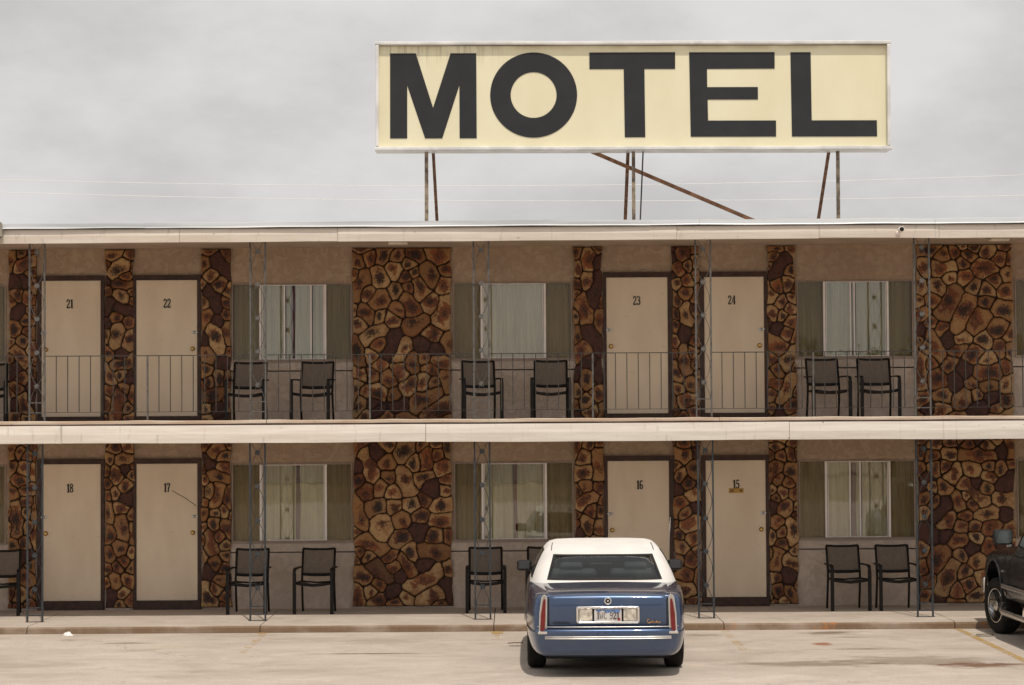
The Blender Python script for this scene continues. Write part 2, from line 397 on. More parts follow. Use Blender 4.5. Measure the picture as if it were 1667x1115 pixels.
# glyphs as thick strokes on a unit-high box: list of (points, widths)
GL = {
 '1': (.42, [([(.24, .02), (.24, .98)], .17), ([(.06, .045), (.42, .045)], .07), ([(.06, .80), (.26, .93)], .09)]),
 '2': (.54, [([(.10, .72), (.10, .84), (.20, .95), (.32, .95), (.42, .86), (.43, .70), (.36, .52), (.18, .28), (.08, .10)], .12), ([(.05, .07), (.48, .07)], .14), ([(.47, .05), (.47, .26)], .06), ([(.06, .74), (.17, .74)], .1)]),
 '3': (.54, [([(.08, .80), (.15, .93), (.30, .95), (.42, .85), (.42, .68), (.32, .54), (.20, .52)], .11), ([(.22, .52), (.38, .47), (.45, .33), (.43, .17), (.32, .06), (.18, .06), (.07, .20)], .13)]),
 '4': (.56, [([(.37, .02), (.37, .98)], .15), ([(.34, .94), (.05, .30)], .07), ([(.04, .28), (.52, .28)], .08), ([(.22, .045), (.52, .045)], .06)]),
 '5': (.52, [([(.10, .93), (.46, .93)], .14), ([(.11, .96), (.11, .52)], .06), ([(.11, .55), (.26, .62), (.40, .55), (.44, .35), (.40, .14), (.26, .05), (.12, .08), (.07, .2)], .13)]),
 '6': (.54, [([(.44, .82), (.36, .94), (.24, .95), (.12, .80), (.10, .50), (.11, .22), (.20, .07), (.33, .06), (.43, .20), (.43, .38), (.34, .50), (.22, .50), (.13, .40)], .12)]),
 '7': (.52, [([(.05, .92), (.47, .92)], .14), ([(.46, .90), (.28, .50), (.22, .02)], .13), ([(.07, .95), (.07, .72)], .06)]),
 '8': (.54, [([(.26, .54), (.12, .64), (.11, .84), (.20, .95), (.33, .95), (.42, .84), (.41, .64), (.26, .54), (.11, .42), (.08, .20), (.18, .06), (.35, .06), (.45, .20), (.42, .42), (.26, .54)], .11)]),
 '9': (.54, [([(.10, .18), (.18, .06), (.30, .06), (.42, .22), (.44, .52), (.43, .80), (.33, .94), (.20, .94), (.10, .80), (.10, .62), (.20, .50), (.32, .50), (.42, .62)], .09)]),
 'W': (.66, [([(.05, .98), (.17, .04), (.30, .62), (.43, .04), (.55, .98)], .075)]),
 'C': (.54, [([(.46, .80), (.38, .94), (.22, .95), (.10, .80), (.09, .20), (.21, .05), (.38, .06), (.46, .20)], .09)]),
 ' ': (.38, []),
}
def glyphs(text, cx, cz, h, y, wscale=1.0, thick=.004, bold=1.0):
    mb = MB(); W = sum(GL[c][0] for c in text)*h*wscale; x = cx-W/2; z0 = cz-h/2; layer = 0
    for c in text:
        w, strokes = GL[c]
        for pts, wd in strokes:
            pts = [Vector((x+p[0]*h*wscale, z0+p[1]*h)) for p in pts]; hw = wd*h*.5*bold*(1 if wscale > .8 else .9)
            n = len(pts); L = []; Rr = []
            for i in range(n):
                d = (pts[min(i+1, n-1)]-pts[max(i-1, 0)]); d.normalize(); nn = Vector((-d.y, d.x))*hw
                L.append(pts[i]+nn); Rr.append(pts[i]-nn)
            y0 = y-thick-layer*.0004; layer += 1
            vs = [(p.x, y0, p.y) for p in L]+[(p.x, y0, p.y) for p in Rr]+[(p.x, y, p.y) for p in L]+[(p.x, y, p.y) for p in Rr]
            fs = [(i, i+1, n+i+1, n+i) for i in range(n-1)]+[(i, i+1, 2*n+i+1, 2*n+i) for i in range(n-1)]+[(n+i, n+i+1, 3*n+i+1, 3*n+i) for i in range(n-1)]
            fs += [(0, n, 3*n, 2*n), (n-1, 2*n-1, 4*n-1, 3*n-1)]
            mb.add(vs, fs)
        x += w*h*wscale
    return mb

# ------------------------------------------------------------------ setting
LZ = lambda Y: -.10-.003*(-3-Y) if Y > -14 else -.133          # lot height
g = MB(); g.add([(-400, -400, -.9), (400, -400, -.9), (400, 400, -.9), (-400, 400, -.9)], [(0, 1, 2, 3)])
g.v = [(x, y, -.19) for x, y, z in g.v]
struct(g.build('ground', M['dirt']))
lot = MB()
lot.add([(-45, -3.0, -.10), (45, -3.0, -.10), (45, -14, -.133), (-45, -14, -.133), (45, -52, -.133), (-45, -52, -.133)], [(0, 1, 2, 3), (3, 2, 4, 5)])
struct(lot.build('parking_lot', M['lot']))
# walkway slab: rounded kerb profile swept along the building, a few joints
prof = [(-.0, .0), (-2.88, .0), (-2.935, -.003), (-2.97, -.013), (-2.988, -.032), (-3.012, -.30), (0, -.30)]
wk = MB(); xs = [-16, -6.62, -3.45, -.27, 2.86, 6.0, 16]
for i in range(len(xs)-1):
    a, b = xs[i]+.006, xs[i+1]-.006; n = len(prof); vs = []
    ns = 24
    for k in range(ns+1):
        xx = a+(b-a)*k/ns
        j = .006*math.sin(xx*3.1)+.005*math.sin(xx*7.7+1)
        vs += [(xx, y+(j if idx in (3, 4) else 0), z+(j*.5 if idx in (2, 3) else 0)) for idx, (y, z) in enumerate(prof)]
    fs = [(k*n+q, k*n+(q+1) % n, (k+1)*n+(q+1) % n, (k+1)*n+q) for k in range(ns) for q in range(n)]
    fs += [tuple(range(n)), tuple(ns*n+q for q in range(n))]
    wk.add(vs, fs)
struct(wk.build('walkway', M['walk']))
for x0, y0, y1, w, m, seg in [(6.03, -3.02, -11.5, .10, 'yellow', 1), (-3.38, -3.03, -6.0, .10, 'yellow_faint', 1), (-.24, -3.03, -4.2, .10, 'yellow_faint', 1), (2.86, -3.03, -6.4, .11, 'yellow_faint', 1)]:
    mb = MB(); mb.add([(x0-w/2, y0, LZ(y0)+.004), (x0+w/2, y0, LZ(y0)+.004), (x0+w/2, y1, LZ(y1)+.004), (x0-w/2, y1, LZ(y1)+.004)], [(0, 1, 2, 3)])
    struct(mb.build('parking_line', M[m]))
for x0, y0, w, l in [(-.22, -2.97, .16, .35), (-3.42, -2.96, .12, .12)]:
    yy = y0-.06; mb = MB(); mb.add([(x0-w/2, yy, LZ(yy)+.005), (x0+w/2, yy, LZ(yy)+.005), (x0+w/2, yy-l, LZ(yy-l)+.005), (x0-w/2, yy-l, LZ(yy-l)+.005)], [(0, 1, 2, 3)])
    struct(mb.build('parking_line', M['yellow']))

# ------------------------------------------------------------------ motel building
B = tag(empty('motel_building', (0, 0, 0)), 'two-storey motel with cream doors, flagstone pillars and a railed balcony walkway', 'building')
XL, XR = -13.4, 13.4
F2 = 2.73       # upper floor level
wins = [(-9.31, -7.53), (-4.175, -2.38), (-.878, .903), (4.243, 5.98), (7.49, 9.27)]
doors = [(-7.0, -6.12), (-5.59, -4.683), (1.407, 2.32), (2.863, 3.753)]
def wall_sheet(holes, xs, zs, y, depth, mb):
    xs = sorted(set(xs)); zs = sorted(set(zs))
    def hole(x, z): return any(a < x < b and c < z < d for a, b, c, d in holes)
    for i in range(len(xs)-1):
        for j in range(len(zs)-1):
            if not hole((xs[i]+xs[i+1])/2, (zs[j]+zs[j+1])/2):
                mb.add([(xs[i], y, zs[j]), (xs[i+1], y, zs[j]), (xs[i+1], y, zs[j+1]), (xs[i], y, zs[j+1])], [(0, 1, 2, 3)])
    for a, b, c, d in holes:
        for q in ([(a, c), (b, c)], [(b, c), (b, d)], [(b, d), (a, d)], [(a, d), (a, c)]):
            (x0, z0), (x1, z1) = q
            mb.add([(x0, y, z0), (x1, y, z1), (x1, y+depth, z1), (x0, y+depth, z0)], [(0, 1, 2, 3)])
for lvl, (zb, zw0, zw1, zc) in enumerate([(0, .985, 2.158, 2.52), (F2, 3.675, 4.835, 5.40)]):
    holes = [(a, b, zw0, zw1) for a, b in wins]
    z_sill = zw0-.14
    up = MB(); xs = [XL, XR]+[v for w_ in wins for v in w_]
    wall_sheet(holes, xs, [zw0, zw1, zc], 0, .16, up)
    o = up.build('wall', M['stucco'], B)
    lo = MB(); lo.box(XL, XR, .0, .12, zb, z_sill-.018)
    o = lo.build('wall', M['stucco_bounced'], B)
    sb = MB()
    sb.box(XL, XR, -.012, .12, z_sill, zw0-.002)
    sb.build('wall_band', M['trim_taupe'] if False else M['stucco_bounced'], B)
bk = MB(); bk.box(XL, XR, .24, 9.0, -.3, 5.5); bk.build('building_core', M['stucco'], B)
for xe in (XL-.15, XR):
    sd = MB(); sd.box(xe, xe+.15, 0, 9, -.3, 5.5); sd.build('end_wall', M['stucco'], B)

# flagstone panels --------------------------------------------------
def stone_panel(x0, x1, z0, z1, seed, rmin, rmax, base=.055):
    rng = np.random.RandomState(seed); W = x1-x0; H = z1-z0
    # each stone grows round a short random line, so the cells come out long, square or wedge-shaped
    seeds = []; tries = 0; ts = np.linspace(-.5, .5, 5)
    while tries < 3500:
        tries += 1; big_ = 1-tries/3500
        L = (rng.rand()**1.1)*rmax*1.7*big_; a_ = rng.rand()*np.pi; p = rng.rand(2)*[W+.06, H+.06]-.03
        r = rmin+(rmax-rmin)*rng.rand()*(.25+.75*big_)
        pts = p+np.outer(ts*L, [math.cos(a_), math.sin(a_)])
        if all(np.min(np.hypot(pts[:, None, 0]-q[0][None, :, 0], pts[:, None, 1]-q[0][None, :, 1])) > .5*(r+q[1]) for q in seeds): seeds.append((pts, r, p, L, a_))
    ns = len(seeds); S = np.array([q[2] for q in seeds])
    res = .0115; nx = int(W/res)+1; nz = int(H/res)+1
    gx, gz = np.meshgrid(np.linspace(0, W, nx), np.linspace(0, H, nz))
    def wn(x, z, f, ph): return np.sin(x*f+ph+1.7*np.sin(z*f*.7+ph*2))*.5+np.sin(z*f*1.3+ph*3+1.3*np.sin(x*f*.9))*.5
    px = gx+.010*wn(gx, gz, 11, seed)+.005*wn(gx, gz, 45, seed+3)+.0028*wn(gx, gz, 110, seed+7); pz = gz+.010*wn(gz, gx, 12, seed+1)+.005*wn(gz, gx, 41, seed+5)+.0028*wn(gz, gx, 103, seed+9)
    D = np.empty((ns, nz, nx))
    for i, (pts, r, p, L, a_) in enumerate(seeds):
        ca, sa = math.cos(a_), math.sin(a_); u_ = np.clip((px-p[0])*ca+(pz-p[1])*sa, -L/2, L/2)
        D[i] = np.hypot(px-p[0]-u_*ca, pz-p[1]-u_*sa)
    idx = np.argsort(D, axis=0)[:5]
    d = np.take_along_axis(D, idx, 0); sx = S[:, 0][idx]; sz = S[:, 1][idx]
    k = .0045; acc = 0
    for q in range(1, 5): acc = acc+np.exp(-np.minimum((d[q]-d[0])/2, .5)/k)
    e = -k*np.log(acc)+.002
    eb = np.minimum(np.minimum(gx, W-gx), np.minimum(gz, H-gz))+.006
    e = -k*np.log(np.exp(-e/k)+np.exp(-eb/k))
    c0 = idx[0]; em = np.zeros(ns); np.maximum.at(em, c0.ravel(), e.ravel()); en = 1-np.clip(e/np.maximum(em[c0], .012), 0, 1)
    cnt = np.bincount(c0.ravel(), minlength=ns)*res*res; size = np.sqrt(np.maximum(cnt, 1e-4))*.5
    mx_ = np.bincount(c0.ravel(), gx.ravel(), ns)/np.maximum(np.bincount(c0.ravel(), minlength=ns), 1); mz_ = np.bincount(c0.ravel(), gz.ravel(), ns)/np.maximum(np.bincount(c0.ravel(), minlength=ns), 1)
    ox_ = mx_+(rng.rand(ns)-.5)*size*.8; oz_ = mz_+(rng.rand(ns)-.5)*size*.8
    el_ = rng.rand(ns)*.9-.45
    cd = np.hypot((gx-ox_[c0])*(1+el_[c0]), (gz-oz_[c0])*(1-el_[c0]))/size[c0]
    en_c = np.clip(.30*en+.62*cd, 0, 1.3)
    r1 = rng.rand(ns)[c0]; r2 = rng.rand(ns)[c0]; hh = rng.rand(ns)[c0]; tx = (rng.rand(ns)-.5)[c0]; tz = (rng.rand(ns)-.5)[c0]
    t = np.clip((e-.0045)/.016, 0, 1); t = np.sqrt(t)*.5+.5*t*t*(3-2*t)
    lowst = np.where(r1 < .115, .45, 1.0)
    h = base*.30+t*lowst*(.028+.026*hh+.006*(1-en**2))
    h += t*lowst*((px-sx[0])*tx*.14+(pz-sz[0])*tz*.14)
    h += .0025*wn(gx, gz, 90, seed)*t
    d = [en_c]
    # uneven edges
    u = gx/W*2-1; edge = np.clip((np.abs(u)-(1-.10/W))/(.10/W), 0, 1)
    shift = (.011*np.sin(gz*5+seed)+.010*np.sin(gz*13+seed*2)+(t-.8)*.016)*edge
    X = x0+gx+np.sign(u)*shift; Z = z0+gz+np.where((gz < .06) | (gz > H-.05), .0, 0)
    v = np.stack([X, -h, Z], -1).reshape(-1, 3)
    ii = (np.arange(nz-1)[:, None]*nx+np.arange(nx-1)[None]).ravel()
    f = np.stack([ii, ii+1, ii+nx+1, ii+nx], -1)
    # rim back to the wall
    loop = list(range(nx))+[j*nx+nx-1 for j in range(1, nz)]+[(nz-1)*nx+i for i in range(nx-2, -1, -1)]+[j*nx for j in range(nz-2, 0, -1)]
    lp = np.array(loop); rim = v[lp].copy(); rim[:, 1] = .003; n0 = len(v); nl = len(lp)
    v = np.vstack([v, rim]); a = np.arange(nl); b = (a+1) % nl
    f = np.vstack([f, np.stack([lp[a], n0+a, n0+b, lp[b]], -1)])
    cell = np.stack([np.clip(e*10, 0, 1), r1, r2, d[0]], -1).reshape(-1, 4); cell = np.vstack([cell, cell[lp]])
    return v, f, cell
def stone_obj(x0, x1, z0, z1, seed, rmin, rmax):
    v, f, c = stone_panel(x0, x1, z0, z1, seed, rmin, rmax)
    me = bpy.data.meshes.new('stone_pillar'); me.from_pydata(v.tolist(), [], f.tolist()); me.update()
    at = me.color_attributes.new('cell', 'FLOAT_COLOR', 'POINT'); at.data.foreach_set('color', c.ravel().astype(np.float32))
    me.polygons.foreach_set('use_smooth', [True]*len(me.polygons)); me.materials.append(M['stone'])
    o = bpy.data.objects.new('stone_pillar', me); col.objects.link(o); o.parent = B; return o
pil = [(-7.49, -7.07), (-6.06, -5.62), (-4.625, -4.18), (.915, 1.355), (2.38, 2.79), (3.80, 4.232)]
big = [(-2.375, -.90), (6.01, 7.455), (-10.8, -9.35)]
sd_ = 11
for lvl, (z0, z1) in enumerate([(.03, 2.52), (F2+.01, 5.35)]):
    for a, b in pil: sd_ += 3; stone_obj(a, b, z0, z1, sd_, .10, .23)
    for a, b in big: sd_ += 3; stone_obj(a, b, z0, z1, sd_, .105, .265)

# doors --------------------------------------------------------------
nums = {1: ['21', '22', '23', '24'], 0: ['18', '17', '16', '15']}
knob_left = {0: True, 1: False, 2: True, 3: False}
numx = {(1, 0): -6.58, (1, 1): -5.13, (1, 2): 1.86, (1, 3): 3.275, (0, 0): -6.575, (0, 1): -5.135, (0, 2): 1.885, (0, 3): 3.315}
jamb = [(-7.06, -6.065), (-5.635, -4.63), (1.36, 2.385), (2.80, 3.80)]
for lvl, zb in enumerate([0, F2]):
    for k, (a, b) in enumerate(doors):
        z0 = zb+.135; z1 = z0+2.025
        D = MB(); D.box(a, b, -.030, .0-.001, z0, z1, .004)
        D = D.build('door', M['door'], B); D['label'] = 'cream door numbered '+nums[lvl][k]
        fr = MB(); ja, jb = jamb[k]
        fr.box(ja, a-.004, -.045, -.002, zb+.002, z1+.004); fr.box(b+.004, jb, -.045, -.002, zb+.002, z1+.004)
        fr.box(ja, jb, -.048, -.002, z1+.004, z1+.075); fr.box(ja+.01, jb-.01, -.075, -.004, zb+.003, z0-.004)
        fr.build('door_frame', M['brown'], D)
        glyphs(nums[lvl][k], numx[(lvl, k)], z0+1.68-(.01 if lvl == 0 else 0), .135, -.031, .78, bold=1.1).build('door_number', M['number'], D)
        kx = a+.065 if knob_left[k] else b-.07
        kn = MB(); kn.lathe([(-.075, .012), (-.072, .024), (-.06, .030), (-.045, .027), (-.040, .012), (-.036, .012), (-.0345, .034), (-.031, .034)], (kx, 0, z0+1.0), 'y', 20)
        kn.build('knob', M['brass'], D)
        lk = MB(); lx = kx-(.03 if knob_left[k] else -.03)
        lk.box(lx-.045, lx+.045, -.045, -.031, z0+1.225, z0+1.26, .005); lk.lathe([(-.06, .018), (-.045, .02)], (lx, 0, z0+1.243), 'y', 16)
        lk.build('latch', M['steel'], D)
        if lvl == 0 and k == 1:
            ch = MB(); ch.tube([(-5.06, -.034, 1.76), (-4.85, -.037, 1.64), (-4.70, -.034, 1.53)], .0035, 6); ch.build('hanging_cord', M['number'], D)
        if lvl == 0 and k == 3:
            pl = MB(); pl.box(3.205, 3.425, -.038, -.031, 1.675, 1.745, .003); q = pl.build('plaque', M['plate_gold'], D)
            for xx, ww in ((3.25, .05), (3.385, .035)):
                s_ = MB(); s_.box(xx-ww/2, xx+ww/2, -.0405, -.038, 1.695, 1.728, 0)
                s_.build('plaque_marking', M['rust'], D)

# windows ------------------------------------------------------------
# per window: list of mullion offsets for the centre sash, maroon strip position, curtain tone
WP = {(1, 0): ([], None, 0), (1, 1): ([-3.385, -2.99], -3.26, 1), (1, 2): ([], None, 0), (1, 3): ([5.045, 5.10], None, 1), (1, 4): ([], None, 0),
      (0, 0): ([], None, 0), (0, 1): ([], -3.20, 0), (0, 2): ([], .035, 0), (0, 3): ([5.01, 5.16], 5.085, 0), (0, 4): ([], None, 0)}
def curtain(mb, x0, x1, z0, z1, y, amp, per, ph):
    nx = max(8, int((x1-x0)/.012))
    def fn(u, v):
        x = x0+(x1-x0)*u
        w_ = x+.02*math.sin(x*9+ph)+.012*math.sin(x*23+ph*2)
        return (x+.006*math.sin(v*5+x*30), y+amp*(1.6*abs(math.cos(math.pi*w_/per+ph))**5*(.8+.2*math.sin(v*3+x*5))-.6)+.25*amp*math.sin(2*math.pi*w_/(per*.53)+v*1.2), z0+(z1-z0)*v)
    mb.grid(nx, 9, fn)
for lvl, (zw0, zw1) in enumerate([(.985, 2.158), (3.675, 4.835)]):
    for k, (a, b) in enumerate(wins):
        mulls, strip, tone = WP[(lvl, k)]
        ca, cb = {1: (-3.745, -2.78), 2: (-.449, .49), 3: (4.653, 5.595)}.get(k, (a+.41, b-.40)); t = .022
        Wn = MB()
        for (x0, x1, z0, z1) in [(a+.002, a+t, zw0, zw1), (b-t, b-.002, zw0, zw1), (a+t, b-t, zw1-t, zw1-.002), (a+t, b-t, zw0+.002, zw0+t)]:
            Wn.box(x0, x1, -.014, .05, z0+.001, z1-.001)
        Wn.box(a-.0, b+.0, -.03, -.0125, zw0-.018, zw0+.006)
        W_ = Wn.build('window', M['trim_taupe'], B)
        W_['label'] = 'three-panel window'+(' with sage curtains' if tone else ' with ivory curtains')
        bw = .016
        for x0 in (ca-.016, cb-.016):
            sf = MB(); sf.box(x0, x0+.032, -.020, .03, zw0+t+.001, zw1-t-.001); sf.build('mullion', M['alu'], W_)
        s2 = MB(); i0, i1 = ca+.024, cb-.022; q0, q1 = zw0+t+.003, zw1-t-.003
        s2.box(i0, i0+bw*.6, -.012, .028, q0, q1); s2.box(i1-bw*.6, i1, -.012, .028, q0, q1)
        s2.box(i0+bw*.6, i1-bw*.6, -.012, .028, q1-bw*.6, q1); s2.box(i0+bw*.6, i1-bw*.6, -.012, .028, q0, q0+bw*.6)
        for mx_ in mulls: s2.box(mx_-.011, mx_+.011, -.016, .026, q0+bw*.6, q1-bw*.6)
        s2.build('sash', M['alu'], W_)
        for xx in (ca+.020, cb-.018):
            gk = MB(); gk.box(xx-.0018, xx+.0018, -.013, .02, q0, q1); gk.build('gasket', M['gasket'], W_)
        for mx_ in mulls:
            gk = MB(); gk.box(mx_+.012, mx_+.022, -.010, .02, q0+bw*.6, q1-bw*.6); gk.build('gasket', M['gasket'], W_)
        gm = MB(); gm.box(i0+bw*.6, i1-bw*.6, .010, .0125, q0+bw*.6, q1-bw*.6)
        gm.build('pane', M['glass'], W_)
        for (x0, x1) in ((a+t, ca-.016), (cb+.016, b-t)):
            g2 = MB(); g2.box(x0, x1, .030, .0325, q0, q1); g2.build('pane', M['glass_side'], W_)
            g3 = MB(); g3.add([(x0, .008, q0), (x1, .008, q0), (x1, .008, q1), (x0, .008, q1)], [(0, 1, 2, 3)]); g3.build('insect_screen', M['screen'], W_)
        cm = M['curtain_green'] if tone else M['curtain']
        ph = k*1.7+lvl*2.1
        if strip:
            for (x0, x1) in ((a-.02, strip-.032), (strip+.032, b+.02)):
                c_ = MB(); curtain(c_, x0, x1, zw0-.03, zw1+.02, .100, .034, .095, ph+x0); c_.build('curtain', cm, W_)
            r_ = MB(); r_.box(strip-.06, strip+.06, .172, .178, zw0-.03, zw1+.02); r_.build('curtain_lining', M['redstripe'], W_)
        else:
            c_ = MB(); curtain(c_, a-.02, b+.02, zw0-.03, zw1+.02, .100, .034, .095, ph); c_.build('curtain', cm, W_)

# slabs, boards, roof -------------------------------------------------
sl = MB(); sl.box(XL, XR, -2.28, -.001, 2.53, F2); sl.build('balcony_slab', M['ceiling'], B)
ld = MB()
for a, b in [(XL, -3.43), (-3.42, -.33), (-.325, 2.88), (2.885, XR)]:
    n = 60; vs = []
    for i in range(n+1):
        x = a+(b-a)*i/n; j = .004*math.sin(x*3.3)+.003*math.sin(x*8.1+a)
        vs += [(x, -2.30, 2.748+j*.6), (x, -2.305, 2.785+j), (x, -2.29, 2.793+j), (x, -2.12, 2.793), (x, -2.12, 2.735), (x, -2.28, 2.735)]
    fs = [(i*6+q, i*6+(q+1) % 6, (i+1)*6+(q+1) % 6, (i+1)*6+q) for i in range(n) for q in range(6)]+[tuple(range(6)), tuple(n*6+q for q in range(6))]
    ld.add(vs, fs)
ld.build('balcony_ledge', M['lip'], B)
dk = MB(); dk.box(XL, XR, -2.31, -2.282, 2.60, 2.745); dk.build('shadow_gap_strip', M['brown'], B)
def board(x0, x1, y, z0, z1, tilt, m, th=.022, seed=0, top=0):
    mb = MB(); n = 40; rnd = random.Random(seed); p1, p2 = rnd.random()*6, rnd.random()*6
    vs = []
    for i in range(n+1):
        x = x0+(x1-x0)*i/n; j = .006*math.sin(x*.9+p1)+.002*math.sin(x*3.1+p2); tz = tilt*(i/n-.5)
        yy = y+.006*math.sin(x*1.3+p2)
        vs += [(x, yy, z0+j+tz), (x, yy-.010, (z0+z1)/2+tz), (x, yy, z1+j*.5+tz-top), (x, yy+th, z1+tz-top), (x, yy+th, z0+tz)]
    fs = [(i*5+q, i*5+(q+1) % 5, (i+1)*5+(q+1) % 5, (i+1)*5+q) for i in range(n) for q in range(5)]+[tuple(range(5)), tuple(n*5+q for q in range(5))]
    mb.add(vs, fs); o = mb.build('fascia_board', m, B); return o
lowb = [(XL, -6.28, .004), (-6.272, -1.21, 0), (-1.204, 3.845, .004), (3.851, 8.9, 0), (8.91, XR, 0)]
for i, (a, b, tl) in enumerate(lowb): board(a, b, -2.345, 2.478+(.004 if i == 1 else 0), 2.724, tl, M['fascia2'], seed=i+3)
upb = [(XL, -4.62), (-4.615, -2.42), (-2.415, 2.30), (2.305, 4.28), (4.285, 5.95), (5.955, XR)]
for i, (a, b) in enumerate(upb): board(a, b, -2.40, 5.272+(.006 if i in (1, 4) else 0), 5.468, .008 if i % 2 else -.006, M['fascia'], seed=i+20)
rf = MB(); rf.box(XL, XR, -2.376, 9.1, 5.47, 5.53); rf.build('roof', mat('roof_membrane', (.42, .41, .40), .8), B)
cl = MB(); cl.box(XL, XR, -2.37, -.0, 5.365, 5.46); cl.build('balcony_ceiling', M['ceiling'], B)
de = MB(); segs = [XL, -5.1, 1.93, 2.62, 5.42, 5.9, XR]
for i in range(len(segs)-1):
    a, b = segs[i]+.001, segs[i+1]-.001; o_ = .004*(i % 2)
    n = 30; vs = []
    for q in range(n+1):
        x = a+(b-a)*q/n; j = .003*math.sin(x*2.1+i)+.002*math.sin(x*5.3)
        vs += [(x, -2.425-o_, 5.466+j), (x, -2.442-o_, 5.474+j), (x, -2.425-o_, 5.490+j), (x, -2.418-o_, 5.538+o_+j), (x, -2.36, 5.552+o_+j), (x, -2.36, 5.466)]
    de.add(vs, [(q*6+w_, q*6+(w_+1) % 6, (q+1)*6+(w_+1) % 6, (q+1)*6+w_) for q in range(n) for w_ in range(6)]+[tuple(range(6)), tuple(n*6+w_ for w_ in range(6))])
de.build('drip_edge', M['drip'], B)
dg_ = MB(); dg_.box(XL, XR, -2.432, -2.403, 5.4585, 5.4655); dg_.build('drip_shade_line', M['gasket'], B)  # black strip drawn as the shadow line under the drip edge
lo_c = MB(); lo_c.box(XL, XR, -2.31, -.0, 2.512, 2.527); lo_c.build('walkway_ceiling', M['ceiling'], B)

# iron posts -----------------------------------------------------------
def make_post(zb, h, nodes, bars, m):
    p = MB()
    for s_ in (-.105, .105): p.box(s_-.012, s_+.012, -.012, .012, 0, h)
    for zz in bars: p.box(-.093, .093, -.007, .007, zz-.007, zz+.007)
    p.box(-.13, .13, -.035, .035, .0, .006)
    p = p.build('post', m, B)
    lt = MB(); zz = [nodes[0]-.466 if nodes[0] > .7 else max(bars)]+nodes+[h]
    zz[0] = max(bars)+.01
    for s_ in (-1, 1):
        for i in range(len(zz)-1):
            a, b = zz[i], zz[i+1]; first = i == 0; last = i == len(zz)-2
            pts = []
            for q in range(9):
                t = q/8
                if first: w_ = math.cos(t*math.pi/2)
                elif last: w_ = math.sin(t*math.pi/2*min(1, (b-a)/.2))
                else: w_ = math.sin(t*math.pi)
                pts.append((s_*(.004+.085*w_), s_*.004, a+(b-a)*t))
            lt.tube(pts, .0045, 5)
    lt.build('scrollwork', m, p)
    for nz in nodes:   # ivy leaf
        lf = MB(); out = [(0, -.045), (.012, -.02), (.036, -.028), (.030, -.004), (.046, .012), (.024, .018), (.020, .040), (.006, .026), (0, .046), (-.006, .026), (-.020, .040), (-.024, .018), (-.046, .012), (-.030, -.004), (-.036, -.028), (-.012, -.02)]
        lf.poly([(x, nz+z) for x, z in out], -.016, -.009); lf.build('leaf_ornament', m, p)
    return p
lowx = [-9.75, -6.667, -3.562, -.427, 2.687, 5.735, 8.85]; upx = [-9.75, -6.64, -3.551, -.428, 2.678, 5.737, 8.85]
P0 = make_post(0, 2.50, [.455, .925, 1.39, 1.87, 2.34], [.09, .20], M['iron_low'])
P1 = make_post(0, 5.36-2.793, [.49, .96, 1.43, 1.895, 2.36], [.12, .26], M['iron_up'])
for src, xl, z in ((P0, lowx, 0), (P1, upx, 2.793)):
    for i, x in enumerate(xl):
        o = src if i == 0 else copy_tree(src, B)
        o.location = (x, -2.2, z)
# railing ---------------------------------------------------------------
def make_rail(L):
    r_ = MB(); r_.box(-L/2, L/2, -.008, .008, 3.697, 3.709); r_.box(-L/2, L/2, -.005, .005, 2.913, 2.920)
    r_ = r_.build('railing', M['rail'], B); r_['label'] = 'thin iron railing section'
    m_ = MB(); m_.box(-.012, .012, -.012, .012, 2.794, 3.696); m_.build('railing_post', M['iron_up'], r_)
    n = 9
    for s_ in (-1, 1):
        for i in range(1, n):
            b_ = MB(); x = s_*i*(L/2)/n; b_.box(x-.006, x+.006, -.006, .006, 2.9205, 3.6965); b_.build('baluster', M['rail'], r_)
    return r_
rl = make_rail(3.11-.24)
for i in range(len(upx)-1):
    o = rl if i == 0 else copy_tree(rl, B)
    o.location = ((upx[i]+upx[i+1])/2, -2.2, 0)

# ceiling lights, camera, junction box ------------------------------------
def light(x, label):
    t = tag(empty('ceiling_light', (x, -1.5, 5.352)), label, 'ceiling light', 'ceiling lights above the balcony')
    a = MB(); a.box(-.17, .17, -.10, .10, -.025, .012, .006); a.build('light_base', M['chrome_dull'], t)
    b = MB(); b.box(-.14, .14, -.08, .08, -.062, -.0255, .012); b.build('diffuser', M['pvc'], t)
light(-1.62, 'unlit flat ceiling light above the stone panel between rooms 22 and 23')
light(6.97, 'unlit flat ceiling light above the far right stone panel')
cm_ = tag(empty('security_camera', (5.38, -2.40, 5.36)), 'small dark-lensed security camera fixed to the upper fascia board', 'security camera')
a = MB(); a.lathe([(-.03, .02), (-.005, .032), (-.001, .032)], (0, -.012, -.02), 'y', 16); a.tube([(0, -.03, -.02), (.02, -.07, .0)], .010, 8); a.build('bracket', M['alu'], cm_)
hd = Matrix.Rotation(R(12), 4, 'Z')
a = MB(); a.lathe([(-.21, .030), (-.208, .038), (-.07, .038), (-.055, .025)], (.022, .0, .022), 'y', 20); a.build('housing', M['alu'], cm_)
a = MB(); a.lathe([(-.2125, .004), (-.212, .031), (-.2105, .031)], (.022, 0, .022), 'y', 20); a.build('lens', M['black'], cm_)
jb = tag(empty('floodlight_box', (-7.17, -2.45, 5.36)), 'grey metal lamp box on the roof edge at the far left', 'lamp')
a = MB(); a.poly([(-.11, 0), (.11, 0), (.085, .20), (-.085, .20)], -.09, .02); a.build('lamp_housing', mat('grey_lamp_housing', (.30, .27, .22), .6), jb)
a = MB(); a.lathe([(-.10, .05), (-.06, .075), (.0, .08)], (0, -.03, -.0), 'z', 20); a.build('lamp_shade', M['chrome_dull'], jb)

